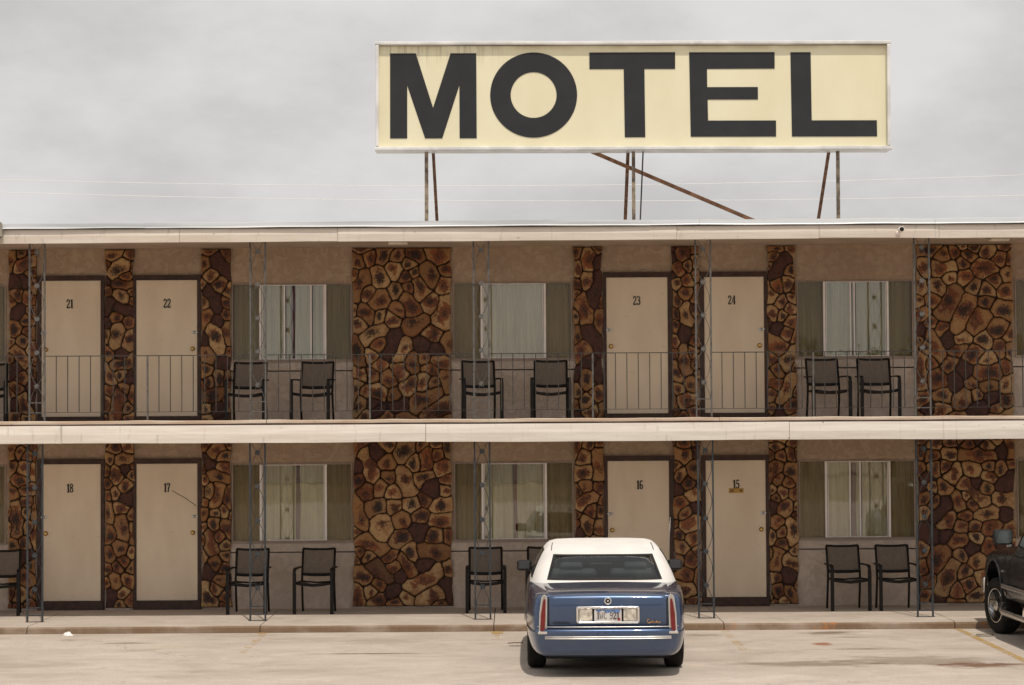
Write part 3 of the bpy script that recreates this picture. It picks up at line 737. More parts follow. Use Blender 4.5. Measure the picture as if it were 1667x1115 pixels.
# ------------------------------------------------------------------ motel sign
S = tag(empty('motel_sign', (1.906, 1.5, 7.816)), 'large pale yellow rooftop sign reading MOTEL in charcoal capitals on rusty poles', 'sign')
S.rotation_euler = (0, R(.22), 0)
k_ = 1/105.0
def sp(px, py): return ((px-1030.5)*k_, (155.5-py)*k_)
x0, z1 = sp(615, 73); x1, z0 = sp(1443.5, 240)
a = MB(); a.box(x0-.03, x1+.03, -.05, .22, z0-.03, z1+.03); a.build('sign_face', M['signface'], S)
cab = MB(); cab.box(x0-.05, x1+.05, -.0, .3, z0-.06, z1+.05); cab.build('cabinet', M['signframe'], S)
fr = MB()
def frame_bar(mb, p0, p1, w, horizontal, prot=.12):
    if horizontal:
        (xa, xb), z = p0, p1
        pr = [(-.055, -w/2), (-.055-prot*.5, -w/2+.004), (-.055-prot*.8, -w/4), (-.055-prot*.8, w/4), (-.055-prot*.5, w/2-.004), (-.055, w/2)]
        vs = []; n = 24
        for i in range(n+1):
            x = xa+(xb-xa)*i/n; j = .002*math.sin(x*2.3)
            vs += [(x, y, z+zz+j) for y, zz in pr]
        m = len(pr); mb.add(vs, [(i*m+q, i*m+(q+1) % m, (i+1)*m+(q+1) % m, (i+1)*m+q) for i in range(n) for q in range(m)]+[tuple(range(m)), tuple(n*m+q for q in range(m))], False)
fx0, fz1 = sp(609.5, 67); fx1, fz0 = sp(1450.5, 247)
t_ = MB(); frame_bar(t_, (fx0, fx1), fz1-.032, .062, True, .10); t_.build('frame_top', M['signframe'], S)
t_ = MB(); frame_bar(t_, (fx0, fx1), fz0+.036, .072, True, .13); t_.build('frame_bottom', M['signframe'], S)
for xa in (fx0+.012, fx1-.060):
    t_ = MB(); t_.box(xa, xa+.048, -.14, -.052, fz0+.073, fz1-.064, .006); t_.build('frame_side', M['signframe'], S)
dl = MB(); dl.box(x0, x1, -.062, -.0505, z1-.012, z1+.004); dl.build('frame_gap', M['gasket'], S)
z6 = lambda pts: [sp(600+x/3.484, 50+y/3.484) for x, y in pts]
z7 = lambda pts: [sp(1030+x/3.484, 50+y/3.484) for x, y in pts]
def letter(pts):
    n = len(pts); tri = tessellate_polygon([[Vector((x, z, 0)) for x, z in pts]])
    mb = MB(); mb.add([(x, -.058, z) for x, z in pts]+[(x, -.051, z) for x, z in pts], [tuple(t) for t in tri]+[(i, (i+1) % n, n+(i+1) % n, n+i) for i in range(n)])
    mb.build('letter', M['letter'], S)
letter(z6([(118, 612), (118, 127), (264, 127), (362, 438), (462, 127), (608, 127), (610, 612), (513, 612), (512, 308), (414, 612), (317, 612), (215, 308), (215, 612)]))
ox, oz = z6([(934, 366)])[0]; O = MB(); n = 96; ro, rzo, ri = 247*k_/3.484, 243*k_/3.484, 130.5*k_/3.484
vs = []
for k in range(n):
    t = 2*math.pi*k/n
    for (ra, rb, y) in ((ro, rzo, -.058), (ri, ri, -.058), (ri, ri, -.051), (ro, rzo, -.051)): vs.append((ox+ra*math.cos(t), y, oz+rb*math.sin(t)))
O.add(vs, [(k*4+q, k*4+(q+1) % 4, ((k+1) % n)*4+(q+1) % 4, ((k+1) % n)*4+q) for k in range(n) for q in range(4)]); O.build('letter', M['letter'], S)
letter([sp(*p) for p in [(959.1, 85.6), (1099.2, 85.3), (1099.2, 112.7), (1049, 112.7), (1050, 224.4), (1016.6, 224.6), (1015.2, 112.8), (959.3, 112.8)]])
letter(z7([(321, 124), (807, 124), (807, 218), (422, 219), (423, 323), (711, 323), (711, 394), (425, 394), (427, 514), (813, 514), (813, 606), (328, 606)]))
letter(z7([(897, 125), (1012, 125), (1016, 514), (1386, 514), (1387, 606), (903, 606)]))
def pole(p0, p1, r, m, sq=True, name='pole'):
    a = MB(); a.tube([p0, p1], r, 8, square=sq); o = a.build(name, m, S); return o
Ry = lambda X, Z: (X-1.906, Z-7.816)
for (xa, za, xb, zb, r, m, dy0, dy1) in [(-1.313, 7.0, -1.311, 5.5, .028, 'rustgrey', .1, .1), (-1.215, 7.0, -1.15, 5.5, .024, 'rust', .28, .9),
        (1.84, 7.0, 1.80, 5.5, .026, 'rust', .28, .9), (1.914, 7.0, 1.916, 5.5, .026, 'rustgrey', .1, .1), (2.067, 7.0, 2.01, 5.5, .011, 'rail', .1, .3),
        (4.99, 7.0, 4.82, 5.5, .024, 'rust', .28, .9), (5.10, 7.0, 5.105, 5.5, .026, 'rustgrey', .1, .1)]:
    A_, Z_ = Ry(xa, za); B_, Y_ = Ry(xb, zb); pole((A_, dy0, Z_), (B_, dy1, Y_), r, M[m])
A_, Z_ = Ry(1.17, 7.02); B_, Y_ = Ry(4.63, 5.55); pole((A_, .3, Z_), (B_, .45, Y_), .028, mat('orange_rust_steel', (.28, .145, .085), .85, .1, .3, var=.3, vscale=10, bump=.3), True, 'brace')

# wires -------------------------------------------------------------------
for (z0, zm, z1, lab) in ((10.51, 10.22, 10.46, 'upper of the two thin pale cables crossing the sky'), (10.11, 9.74, 9.82, 'lower of the two thin pale cables crossing the sky')):
    a = MB(); pts = []
    for i in range(41):
        u = i/20-1; q = z0*(u*(u-1)/2)+zm*(1-u*u)+z1*(u*(u+1)/2)
        pts.append((u*16.1*1.9 if False else u*16.1, 40, q))
    ext = [( -45, 40, z0+1.6)]+pts+[(45, 40, z1+1.8)]
    a.tube(ext, .0075, 6); tag(a.build('power_line', M['wire']), lab, 'cable', 'cables strung behind the motel')

# ------------------------------------------------------------------ chairs
def make_chair():
    t = empty('patio_chair')
    bk_ = MB(); 
    def up(u, v): return (-.225+.45*u, .215+.10*v-.012*math.sin(math.pi*u)*-1, .545+.355*v-.010*math.sin(math.pi*u)*(v))
    bk_.grid(8, 8, up); bk_.grid(8, 8, lambda u, v: (up(u, v)[0], up(u, v)[1]+.006, up(u, v)[2]))
    b = bk_.build('backrest', M['sling'], t)
    bf = MB()
    for s_ in (-1, 1): bf.tube([(s_*.235, .205, .46), (s_*.235, .215, .545), (s_*.235, .318, .912)], .0165, 8)
    bf.tube([(-.235, .318, .912), (-.1, .322, .902), (.1, .322, .902), (.235, .318, .912)], .0165, 8)
    bf.tube([(-.235, .208, .545), (-.1, .214, .536), (.1, .214, .536), (.235, .208, .545)], .022, 8)
    bf.build('backrest_frame', M['black'], t)
    st = MB()
    def sf(u, v): x = -.235+.47*u; return (x, -.255+.46*v, .445-.035*math.sin(math.pi*u)-.01*v)
    st.grid(10, 8, sf); st.grid(10, 8, lambda u, v: (sf(u, v)[0], sf(u, v)[1], sf(u, v)[2]-.006)); st.build('seat', M['sling'], t)
    sr = MB(); sr.tube([(-.262, -.262, .445), (-.15, -.268, .425), (0, -.27, .412), (.15, -.268, .425), (.262, -.262, .445)], .022, 8)
    sr.tube([(-.235, .2, .44), (0, .2, .425), (.235, .2, .44)], .012, 8)
    for s_ in (-1, 1): sr.tube([(s_*.255, -.265, .447), (s_*.24, .21, .44)], .014, 8)
    sr.build('seat_frame', M['black'], t)
    for s_ in (-1, 1):
        l = MB(); l.box(s_*.272-.0245, s_*.272+.0245, -.30, -.262, 0, .585, .004); l.build('leg', M['black'], t)
        l = MB(); l.tube([(s_*.238, .29, .0), (s_*.237, .235, .25), (s_*.235, .205, .47)], .0165, 8); l.build('leg', M['black'], t)
        l = MB(); pts = [(s_*.272, -.282, .58), (s_*.272, -.272, .62), (s_*.270, -.235, .645), (s_*.265, -.10, .652), (s_*.262, .10, .650), (s_*.258, .27, .648)]
        vs = []
        for p in pts:
            for dx, dz in ((-.0235, -.009), (.0235, -.009), (.0235, .009), (-.0235, .009)): vs.append((p[0]+dx, p[1], p[2]+dz))
        n = len(pts); l.add(vs, [(i*4+q, i*4+(q+1) % 4, (i+1)*4+(q+1) % 4, (i+1)*4+q) for i in range(n-1) for q in range(4)]+[(0, 1, 2, 3), tuple((n-1)*4+q for q in range(4))])
        l.build('armrest', M['black'], t)
    return t
ch0 = make_chair(); first = True
CH = [(-3.83, 0, -3, 'taupe sling chair behind the iron post left of the window beside door 17'), (-2.865, 0, -4, 'taupe sling chair under the window beside door 17, next to the wide stone panel'),
      (-.40, 0, 1, 'taupe sling chair behind the iron post on the ground floor, left of the blue car'), (.46, 0, 2, 'taupe sling chair mostly hidden by the left mirror of the blue car'),
      (4.84, 0, 4, 'taupe sling chair right of door 15, left one of the pair'), (5.55, 0, 2, 'taupe sling chair on the ground floor touching the rightmost iron post'),
      (-7.43, 0, 5, 'taupe sling chair cut off by the left edge on the ground floor'),
      (-3.85, F2, -2, 'taupe sling chair upstairs behind the iron post right of door 22'), (-2.89, F2, -7, 'taupe sling chair upstairs turned a little left under the window with sage curtains'),
      (-.46, F2, 8, 'taupe sling chair upstairs behind the iron post left of door 23'), (.56, F2, -1, 'taupe sling chair upstairs against the stone pillar left of door 23'),
      (4.58, F2, 7, 'taupe sling chair upstairs right of door 24, left one of the pair'), (5.31, F2, 2, 'taupe sling chair upstairs right of door 24, right one of the pair'),
      (-7.62, F2, 5, 'taupe sling chair cut off by the left edge on the balcony')]
for (x, z, yaw, lab) in CH:
    o = ch0 if first else copy_tree(ch0); first = False
    o.location = (x, -.80, z+.001); o.rotation_euler = (0, 0, R(yaw))
    tag(o, lab, 'chair', 'sling chairs along the motel wall')

# ------------------------------------------------------------------ vehicles
def loft(secs, ncap=True):
    mb = MB(); n = None; vs = []
    for y, half in secs:
        ring = [(x, y, z) for x, z in half]+[(-x, y, z) for x, z in reversed(half[1:-1])]
        n = len(ring); vs += ring
    m = len(secs)
    fs = [(i*n+k, i*n+(k+1) % n, (i+1)*n+(k+1) % n, (i+1)*n+k) for i in range(m-1) for k in range(n)]
    h = len(secs[0][1])
    for base in (0, (m-1)*n):      # quad-strip caps
        for k in range(h-1):
            a, b = base+k, base+k+1; c = base+(n-k-1) % n if k+1 < h-1 else None
            a2 = base+(n-k) % n; b2 = base+(n-k-1) % n
            q = [a, b, b2, a2]; q2 = []
            for i_ in q:
                if i_ not in q2: q2.append(i_)
            if len(q2) >= 3: fs.append(tuple(q2))
    mb.add(vs, fs, True); return mb
def boolcut(o, cutters):
    for c in cutters:
        md = o.modifiers.new('cut', 'BOOLEAN'); md.operation = 'DIFFERENCE'; md.object = c; md.solver = 'EXACT'
    dg = bpy.context.evaluated_depsgraph_get(); dg.update()
    me = bpy.data.meshes.new_from_object(o.evaluated_get(dg)); old = o.modifiers[:]
    o.modifiers.clear(); o.data = me
    me.polygons.foreach_set('use_smooth', [True]*len(me.polygons))
    try: me.set_sharp_from_angle(angle=R(40))
    except Exception: pass
    for c in cutters: bpy.data.objects.remove(c)
def wheel(parent, x, y, r, w, side, kind, steer=0, rimr=None):
    wl = empty('wheel', (x, y, r), steer, parent)
    s_ = side; rr = rimr or r*.6; h = w/2
    t = MB(); t.lathe([(-h*.8, rr), (-h, rr+.02), (-h*1.02, (r+rr)/2), (-h*.95, r-.03), (-h*.75, r-.006), (-h*.3, r), (h*.3, r), (h*.75, r-.006), (h*.95, r-.03), (h*1.02, (r+rr)/2), (h, rr+.02), (h*.8, rr)], (0, 0, 0), 'x', 48)
    t.build('tyre', M['tyre'], wl)
    rm = MB()
    pr = [(s_*h*.90, rr+.006), (s_*h*.98, rr), (s_*h*.90, rr-.018), (s_*h*.45, rr-.03), (s_*h*.35, rr*.75)]
    rm.lathe(pr+[(s_*h*.3, .02)], (0, 0, 0), 'x', 48)
    rm.build('rim', M['under'] if kind == 'truck' else M['chrome_dull'], wl)
    hb = MB(); hb.lathe([(s_*h*.3, rr*.36), (s_*h*.85, rr*.34), (s_*h*1.0, rr*.22), (s_*h*1.02, .01)], (0, 0, 0), 'x', 24)
    rg = MB(); rg.lathe([(s_*h*.5, rr-.028), (s_*h*.92, rr-.012), (s_*h*.99, rr-.001), (s_*h*.90, rr+.008)], (0, 0, 0), 'x', 48)
    for k in range(5 if kind == 'truck' else 10):
        a0 = 2*math.pi*k/(5 if kind == 'truck' else 10); wd = .34 if kind == 'truck' else .14; vs = []
        for (rad, ww, xx) in ((rr*.28, wd*.85, .80), (rr*.62, wd*.62, .72), (rr*.93, wd*.95, .80)):
            for da in (-ww/2, ww/2):
                for dx in (0, -.10): 
                    ang = a0+da*(rr*.5/rad if rad > 0 else 1); vs.append((s_*h*(xx+dx*3), rad*math.cos(ang), rad*math.sin(ang)))
        hb.add(vs, [(0, 2, 6, 4), (4, 6, 10, 8), (1, 3, 7, 5), (5, 7, 11, 9), (0, 1, 5, 4), (4, 5, 9, 8), (2, 3, 7, 6), (6, 7, 11, 10), (0, 1, 3, 2), (8, 9, 11, 10)])
    rg.build('rim_edge', M['chrome'], wl); hb.build('hub_spokes', M['chrome_dull'] if kind == 'truck' else M['chrome'], wl)
    return wl

M['trimgrey'] = mat('dark_grey_trim', (.05, .052, .055), .8); M['seatgrey'] = mat('grey_blue_seat_leather', (.16, .17, .185), .6)
M['rearglass'] = glass('tinted_rear_glass', (.42, .47, .45), .0, 1.45)
# --- blue sedan, local y=0 at the rear face, +y towards the building
CY = -8.92
car = tag(empty('parked_sedan', (1.052, CY, LZ(-7.7)), R(-.5)), 'blue sedan with a white vinyl roof parked nose-in, seen from behind', 'car')
def csec(y, W, zb, zs, zt):
    return (y, [(0, zb), (W*.80, zb), (W*.95, zb+.08), (W*.985, zb+.2), (W*1.0, (zb+zs)/2+.05), (W*.985, zs-.14), (W*.962, zs-.03), (W*.90, zs+.008), (W*.55, zt-.012), (0, zt)])
body = loft([csec(.055, .775, .32, .885, .90), csec(.06, .80, .31, .905, .915), csec(.085, .838, .29, .92, .930), csec(.25, .868, .27, .935, .950), csec(.7, .905, .26, .962, .978), csec(1.1, .922, .25, .975, .99), csec(1.7, .928, .22, .975, .995), csec(2.6, .93, .20, .965, .985),
             csec(3.6, .93, .20, .955, .98), csec(4.1, .928, .22, .94, .97), csec(4.7, .91, .24, .88, .92), csec(5.1, .87, .26, .80, .85), csec(5.28, .78, .28, .72, .76), csec(5.33, .68, .34, .66, .70)])
ob = body.build('body', M['blue'], car, subsurf=2)
cut = []
for yy in (1.22, 4.12):
    for s_ in (-1, 1):
        c_ = MB(); c_.lathe([(-.18, .385), (.18, .385)], (s_*.90, yy, .335), 'x', 40, False); q = c_.build('cutter', M['under']); q.parent = car; cut.append(q)
bpy.context.view_layer.update(); boolcut(ob, cut)
# make the inside of the arches dark
ub = MB(); ub.box(-.70, .70, .15, 5.1, .20, .62); ub.build('underbody', M['under'], car)
# trunk lid
lidp = [(.030, .560), (.012, .60), (.004, .68), (.006, .79), (.008, .872), (.018, .902), (.045, .920), (.10, .934), (.25, .951), (.6, .978), (1.02, .998)]
def lid(mb, W, off, z0=0):
    n = 41; m = len(lidp); vs = []
    for j, (y, z) in enumerate(lidp):
        if j == 0: z -= z0
        for i in range(n):
            u = i/(n-1)*2-1; x = u*W*(1 if j < 6 else 1+.02*(j-5))
            crown = -.022*u*u if j >= 6 else 0; ed = .010 if abs(u) > .985 else 0
            bow = .018*u*u*(1 if j < 8 else 0)
            vs.append((x, y+bow-(off if j < 6 else 0)+ed, z+crown*.7+(off if j >= 6 else 0)-(ed if j >= 6 else 0)))
    mb.add(vs, [(j*n+i, j*n+i+1, (j+1)*n+i+1, (j+1)*n+i) for j in range(m-1) for i in range(n-1)], True)
a = MB(); lid(a, .668, -.004, .008); a.build('lid_seam', M['gasket'], car)
a = MB(); lid(a, .655, .004); a.build('trunk_lid', M['blue'], car)
# bumper swept round the rear corners
pathp = []
for s_ in (-1, 1):
    pass
half = [(0, -.075), (.25, -.073), (.44, -.066), (.60, -.050), (.70, -.024), (.775, .020), (.825, .09), (.858, .20), (.885, .40), (.905, .78)]
path = [(-x, y) for x, y in reversed(half[1:])]+half
bprof = [(.19, .225), (.115, .231), (.066, .258), (.034, .310), (.016, .390), (.003, .470), (-.002, .508), (.006, .535), (.030, .552), (.13, .560)]
def sweep(mb, path, prof):
    n = len(path); m = len(prof); vs = []
    for i, (x, y) in enumerate(path):
        x0, y0 = path[max(0, i-1)]; x1, y1 = path[min(n-1, i+1)]; tx, ty = x1-x0, y1-y0; l = math.hypot(tx, ty); nx, ny = -ty/l, tx/l
        for d, z in prof: vs.append((x+nx*d, y+ny*d, z))
    mb.add(vs, [(i*m+q, i*m+q+1, (i+1)*m+q+1, (i+1)*m+q) for i in range(n-1) for q in range(m-1)], True)
a = MB(); sweep(a, path, bprof); bo = a.build('bumper', M['blue'], car, subsurf=2)
trim = [p for p in path if abs(p[0]) <= .71]
a = MB(); sweep(a, trim, [(.03, .428), (-.016, .431), (-.020, .438), (-.016, .4455), (-.006, .449), (-.016, .4525), (-.020, .460), (-.016, .467), (.004, .470)]); a.build('bumper_trim', M['chrome_dull'], car, subsurf=1)
a = MB(); sweep(a, path, [(.022, .560), (.010, .566), (.016, .573), (.04, .574)]); a.build('bumper_edge', M['chrome_dull'], car)
sk = MB(); sk.box(-.60, .60, .20, .5, .22, .30); sk.build('rear_valance', M['under'], car)
# tail lamps
for s_ in (-1, 1):
    def lp(w0, w1, y0, y1, za, zb_, off=0):
        q_ = (w0+w1)/4; pts = [(.762-w0/2, za), (.762+w0/2, za), (.756+q_+.006, za+(zb_-za)*.5), (.744+w1/2+.004, zb_-.035), (.742+w1/4, zb_-.006), (.738, zb_), (.735-w1/4, zb_-.008), (.735-w1/2, zb_-.035), (.746-q_, za+(zb_-za)*.5)]
        return MB().poly([(s_*(x-.032), z) for x, z in pts], y0, y1)
    T = lp(.084, .052, .012, .12, .500, .925).build('tail_lamp', M['chrome'], car)
    lp(.072, .038, .006, .014, .515, .915).build('chrome_inset', M['chrome_dull'], T)
    lp(.052, .018, -.006, .008, .522, .880).build('lens', M['redlens'], T)
    bs = MB(); bs.box(s_*.73-.052, s_*.73+.052, -.035, .10, .488, .520, .008); bs.build('lamp_foot', M['chrome'], T)
# plate panel
def rrect(cx, cz, w, h, r, n=5):
    pts = []
    for (sx, sz, a0) in ((1, 1, 0), (-1, 1, 90), (-1, -1, 180), (1, -1, 270)):
        for i in range(n+1):
            t = R(a0+90*i/n); pts.append((cx+sx*(w/2-r)+r*math.cos(t), cz+sz*(h/2-r)+r*math.sin(t)))
    return pts
def ringm(outer, inner, y0, y1):
    n = len(outer); mb = MB(); vs = []
    for (o_, i_) in zip(outer, inner): vs += [(o_[0], y1, o_[1]), (o_[0], y0+.004, o_[1]), ((o_[0]*.6+i_[0]*.4), y0, (o_[1]*.6+i_[1]*.4)), (i_[0], y0+.006, i_[1]), (i_[0], y1, i_[1])]
    mb.add(vs, [(k*5+q, k*5+(q+1) % 5, ((k+1) % n)*5+(q+1) % 5, ((k+1) % n)*5+q) for k in range(n) for q in range(5)], True); return mb
pz = .700
a = ringm(rrect(0, pz, .705, .190, .022), rrect(0, pz, .655, .142, .014), -.028, .006); PF = a.build('plate_frame', M['chrome'], car)
a = MB(); a.poly(rrect(0, pz, .665, .150, .012), .0, .004); a.build('recess', M['under'], PF)
for s_ in (-1, 1):
    a = MB(); a.grid(25, 9, lambda u, v: (s_*.2475-.073+.146*u, -.008-.010*abs(math.sin(u*math.pi*2)), pz-.066+.132*v)); a.box(s_*.2475-.073, s_*.2475+.073, -.007, -.001, pz-.066, pz+.066); a.build('reverse_lamp', M['clearlens'], PF)
a = MB(); a.poly(rrect(0, pz-.004, .305, .150*.90, .012), -.012, -.008); PL = a.build('licence_plate', M['platewhite'], PF)
a = MB(); a.poly([(-.135, pz+.058), (.135, pz+.058), (.135, pz+.030), (.09, pz+.024), (.05, pz+.036), (.0, pz+.022), (-.03, pz+.034), (-.06, pz+.050), (-.1, pz+.030), (-.135, pz+.044)], -.0135, -.0121); a.build('plate_picture', M['plateblue'], PL)
glyphs('1WC 921', 0, pz-.008, .080, -.0136, .90, .001, .78).build('plate_number', M['number'], PL)
a = MB(); a.box(.112, .138, -.0165, -.0136, pz-.063, pz-.037); a.build('plate_sticker', M['sticker'], PL)
# emblem ring
a = MB(); n = 40; vs = []
for k in range(n):
    t = 2*math.pi*k/n
    for q in range(8):
        p = 2*math.pi*q/8; rr = .034+.0085*math.cos(p); vs.append((rr*math.cos(t), -.010+.0085*math.sin(p), .853+rr*math.sin(t)))
a.add(vs, [(k*8+q, k*8+(q+1) % 8, ((k+1) % n)*8+(q+1) % 8, ((k+1) % n)*8+q) for k in range(n) for q in range(8)], True)
EM = a.build('emblem', M['chrome'], car)
a = MB(); a.lathe([(-.010, .012), (-.014, .015), (-.004, .026), (.0, .026)], (0, 0, .853), 'y', 24); a.build('emblem_disc', M['gasket'], EM)
a = MB(); a.lathe([(-.020, .004), (-.018, .011), (-.010, .012)], (0, 0, .853), 'y', 20); a.build('emblem_stud', M['chrome'], EM)
# badges
sp_ = []; rnd = random.Random(4); x = .435
a = MB(); pts = [(.462, .645), (.447, .648), (.437, .635), (.442, .612), (.458, .603), (.468, .612)]
a.tube([(p[0], -.004, p[1]) for p in pts], .0042, 5)
xx = .470
for i in range(7):
    hgt = [.022, .034, .018, .018, .026, .018, .018][i]
    a.tube([(xx, -.003, .606), (xx+.006, -.003, .606+hgt), (xx+.011, -.003, .606+hgt*.6), (xx+.008, -.003, .606), (xx+.019, -.003, .609)], .003, 5); xx += .0165
a.build('script_badge', M['gold'], car)
a = MB()
for i in range(9):
    x = -.61+i*.021; a.box(x, x+.013, -.004, .004, .598, .612 if i % 3 else .616)
a.build('letter_badge', M['gasket'], car)
# greenhouse
zs_ = [.950, .985, 1.03, 1.10, 1.18, 1.26, 1.32, 1.358, 1.387, 1.406, 1.416]
Wz = [.872, .862, .848, .820, .782, .738, .700, .668, .63, .56, .38]
yr = [.93, 1.02, 1.12, 1.29, 1.49, 1.70, 1.90, 2.08, 2.28, 2.52, 2.75]
yf = [4.30, 4.22, 4.12, 3.96, 3.77, 3.58, 3.44, 3.33, 3.22, 3.10, 2.98]
def at(z, arr): return float(np.interp(z, zs_, arr))
NP = 4.6
def ghpt(z, t):   # t angle
    W, a0, b0 = at(z, Wz), at(z, yr), at(z, yf); c, s_ = math.cos(t), math.sin(t)
    return Vector((W*math.copysign(abs(c)**(2/NP), c), (a0+b0)/2+(b0-a0)/2*math.copysign(abs(s_)**(2/NP), s_), z))
n = 96; vs = []
for z in zs_:
    for k in range(n): vs.append(ghpt(z, 2*math.pi*(k+.5)/n))
m = len(zs_); a = MB()
def opening(j, k):
    q = [vs[j*n+k], vs[j*n+(k+1) % n], vs[(j+1)*n+(k+1) % n], vs[(j+1)*n+k]]
    z = sum(p.z for p in q)/4; x = max(abs(p.x) for p in q); y = sum(p.y for p in q)/4
    return 1.02 < z < 1.27 and x < (.662-(z-1.02)*.33 if y < 2.5 else .78)
a.add(vs, [(j*n+k, j*n+(k+1) % n, (j+1)*n+(k+1) % n, (j+1)*n+k) for j in range(m-1) for k in range(n) if not opening(j, k)]+[tuple((m-1)*n+k for k in range(n))], True)
RO = a.build('roof', M['vinyl'], car)
def rearpt(x, z, off):
    W, a0, b0 = at(z, Wz), at(z, yr), at(z, yf); L = (b0-a0)/2
    y = (a0+b0)/2-L*(1-min(1, abs(x/W))**NP)**(1/NP)
    return (x, y-off, z+off*.8)
def rearglass(x0, x1, z0, z1, off, r=.03):
    def fn(u, v):
        z = z0+(z1-z0)*v; w = x0+(x1-x0)*v; return rearpt((u*2-1)*w, z, off)
    a = MB(); a.grid(33, 11, fn); return a
gr_ = MB(); N_ = 33; vs = []
for (w0, w1, z0, z1) in ((.672, .590, 1.014, 1.276), (.640, .563, 1.036, 1.258)):
    loop = [(-w0+2*w0*i/N_, z0) for i in range(N_)]+[(w0+(w1-w0)*i/12, z0+(z1-z0)*i/12) for i in range(12)]+[(w1-2*w1*i/N_, z1) for i in range(N_)]+[(-w1-(w0-w1)*i/12, z1-(z1-z0)*i/12) for i in range(12)]
    vs += [rearpt(x, z, .006) for x, z in loop]
nl = len(vs)//2; gr_.add(vs, [(i, (i+1) % nl, nl+(i+1) % nl, nl+i) for i in range(nl)], True); gr_.build('window_gasket', M['gasket'], car)
it = MB(); it.box(-.66, .66, 1.35, 4.0, .985, 1.0); it.build('parcel_shelf', M['trimgrey'], car)
for sx_ in (-.38, .38):
    it = MB(); it.box(sx_-.30, sx_+.30, 1.62, 1.80, 1.0, 1.115, .05); it.box(sx_-.14, sx_+.14, 1.62, 1.76, 1.10, 1.19, .04); it.build('rear_seat', M['seatgrey'], car)
    it = MB(); it.box(sx_-.25, sx_+.25, 2.55, 2.75, 1.0, 1.16, .05); it.box(sx_-.13, sx_+.13, 2.58, 2.70, 1.15, 1.27, .04); it.build('front_seat', M['seatgrey'], car)
rearglass(.664, .582, 1.018, 1.272, .003).build('rear_window', M['rearglass'], car)
for s_ in (-1, 1):
    def sidept(y, z, off):
        W, a0, b0 = at(z, Wz), at(z, yr), at(z, yf); L = (b0-a0)/2; c = (a0+b0)/2
        q = 1-min(1, abs((y-c)/L))**NP
        return (s_*(W*q**(1/NP)+off), y, z)
    for nm, m_, off, g_ in (('window_gasket', 'gasket', .004, .0), ('side_window', 'carglass', .009, .014)):
        a = MB(); a.grid(30, 8, lambda u, v: sidept((1.72+.52*v+g_)+((3.82-.50*v-g_)-(1.72+.52*v+g_))*u, 1.005+g_+(.315-2*g_)*v, off)); a.build(nm, M[m_], car)
    # door mirror
    mr = MB(); mr.box(-.092, .092, -.04, .04, -.066, .066, .03); mo = mr.build('wing_mirror', M['gasket'], car, (s_*.945, 3.35, 1.06))
    mg = MB(); mg.box(-.068, .068, -.046, -.041, -.040, .040, .002); mg.build('mirror_glass', M['winddark'], mo)
    ma = MB(); ma.tube([(0, .01, -.02), (-s_*.14, .03, -.045)], .022, 8); ma.build('mirror_arm', M['gasket'], mo)
    # body side moulding and pinstripe
    a = MB(); a.box(s_*.933-.006, s_*.933+.006, 1.75, 3.65, .50, .535, .004); a.build('side_moulding', M['chrome_dull'], car)
wf = MB(); wf.grid(20, 8, lambda u, v: (lambda z: ((u*2-1)*(.70-.12*v), (at(z, yr)+at(z, yf))/2+(at(z, yf)-at(z, yr))/2*(1-(abs((u*2-1)*(.70-.12*v))/at(z, Wz))**NP)**(1/NP)+.006, z+.004))(1.01+.30*v)); wf.build('windscreen', M['rearglass'], car)
for s_ in (-1, 1):  # roof drip rails seen as short dark lines
    a = MB(); a.tube([Vector(rearpt(s_*x_, z, .004)) for z, x_ in ((1.315, .612), (1.355, .606), (1.383, .596))], .0045, 5); a.build('roof_trim', M['gasket'], car)
for s_ in (-1, 1):
    hl = MB(); hl.box(s_*.58-.14, s_*.58+.14, 5.27, 5.33, .60, .70, .02); hl.build('headlamp', M['clearlens'], car)
gr = MB(); gr.box(-.36, .36, 5.32, 5.36, .52, .72, .015); gr.build('grille', M['chrome_dull'], car)
for s_ in (-1, 1):
    wheel(car, s_*.795, 1.22, .330, .215, s_, 'car'); wheel(car, s_*.795, 4.12, .330, .215, s_, 'car')
an = MB(); an.tube([(.90, 4.3, .85), (.925, 4.3, 1.2), (.945, 4.3, 1.60)], [.004, .003, .0022], 6); an.build('antenna', M['chrome_dull'], car)
an = MB(); an.lathe([(1.597, .004), (1.604, .007), (1.612, .004)], (.945, 4.3, 0), 'z', 8); an.build('antenna_tip', M['chrome'], car)

# --- pickup, local y=0 at front axle, +y towards the building
trk = tag(empty('pickup_truck', (7.37, -3.72, LZ(-3.72)), R(1.0)), 'dark navy pickup truck cut off by the right edge of the photo', 'truck')
def tsec(y, W, zb, zs, zt, k=.88):
    return (y, [(0, zb), (W*.88, zb), (W*.965, zb+.08), (W*.985, zb+.25), (W*1.0, (zb+zs)/2+.05), (W*.985, zs-.16), (W*.965, zs-.04), (W*k, zs+.02), (W*.55, zt-.01), (0, zt)])
tb = loft([tsec(.86, .86, .55, .98, 1.02), tsec(.84, .92, .50, 1.02, 1.06), tsec(.70, .965, .46, 1.06, 1.12), tsec(.3, .985, .44, 1.09, 1.17), tsec(-.3, .99, .44, 1.11, 1.20), tsec(-.75, .985, .44, 1.13, 1.22), tsec(-.95, .985, .44, 1.14, 1.22), tsec(-2.0, .985, .44, 1.15, 1.2),
           tsec(-3.2, .985, .44, 1.17, 1.2), tsec(-4.6, .985, .46, 1.2, 1.21), tsec(-4.95, .98, .50, 1.2, 1.21), tsec(-5.0, .95, .52, 1.18, 1.19)])
ob = tb.build('body', M['navy'], trk, subsurf=2)
cut = []
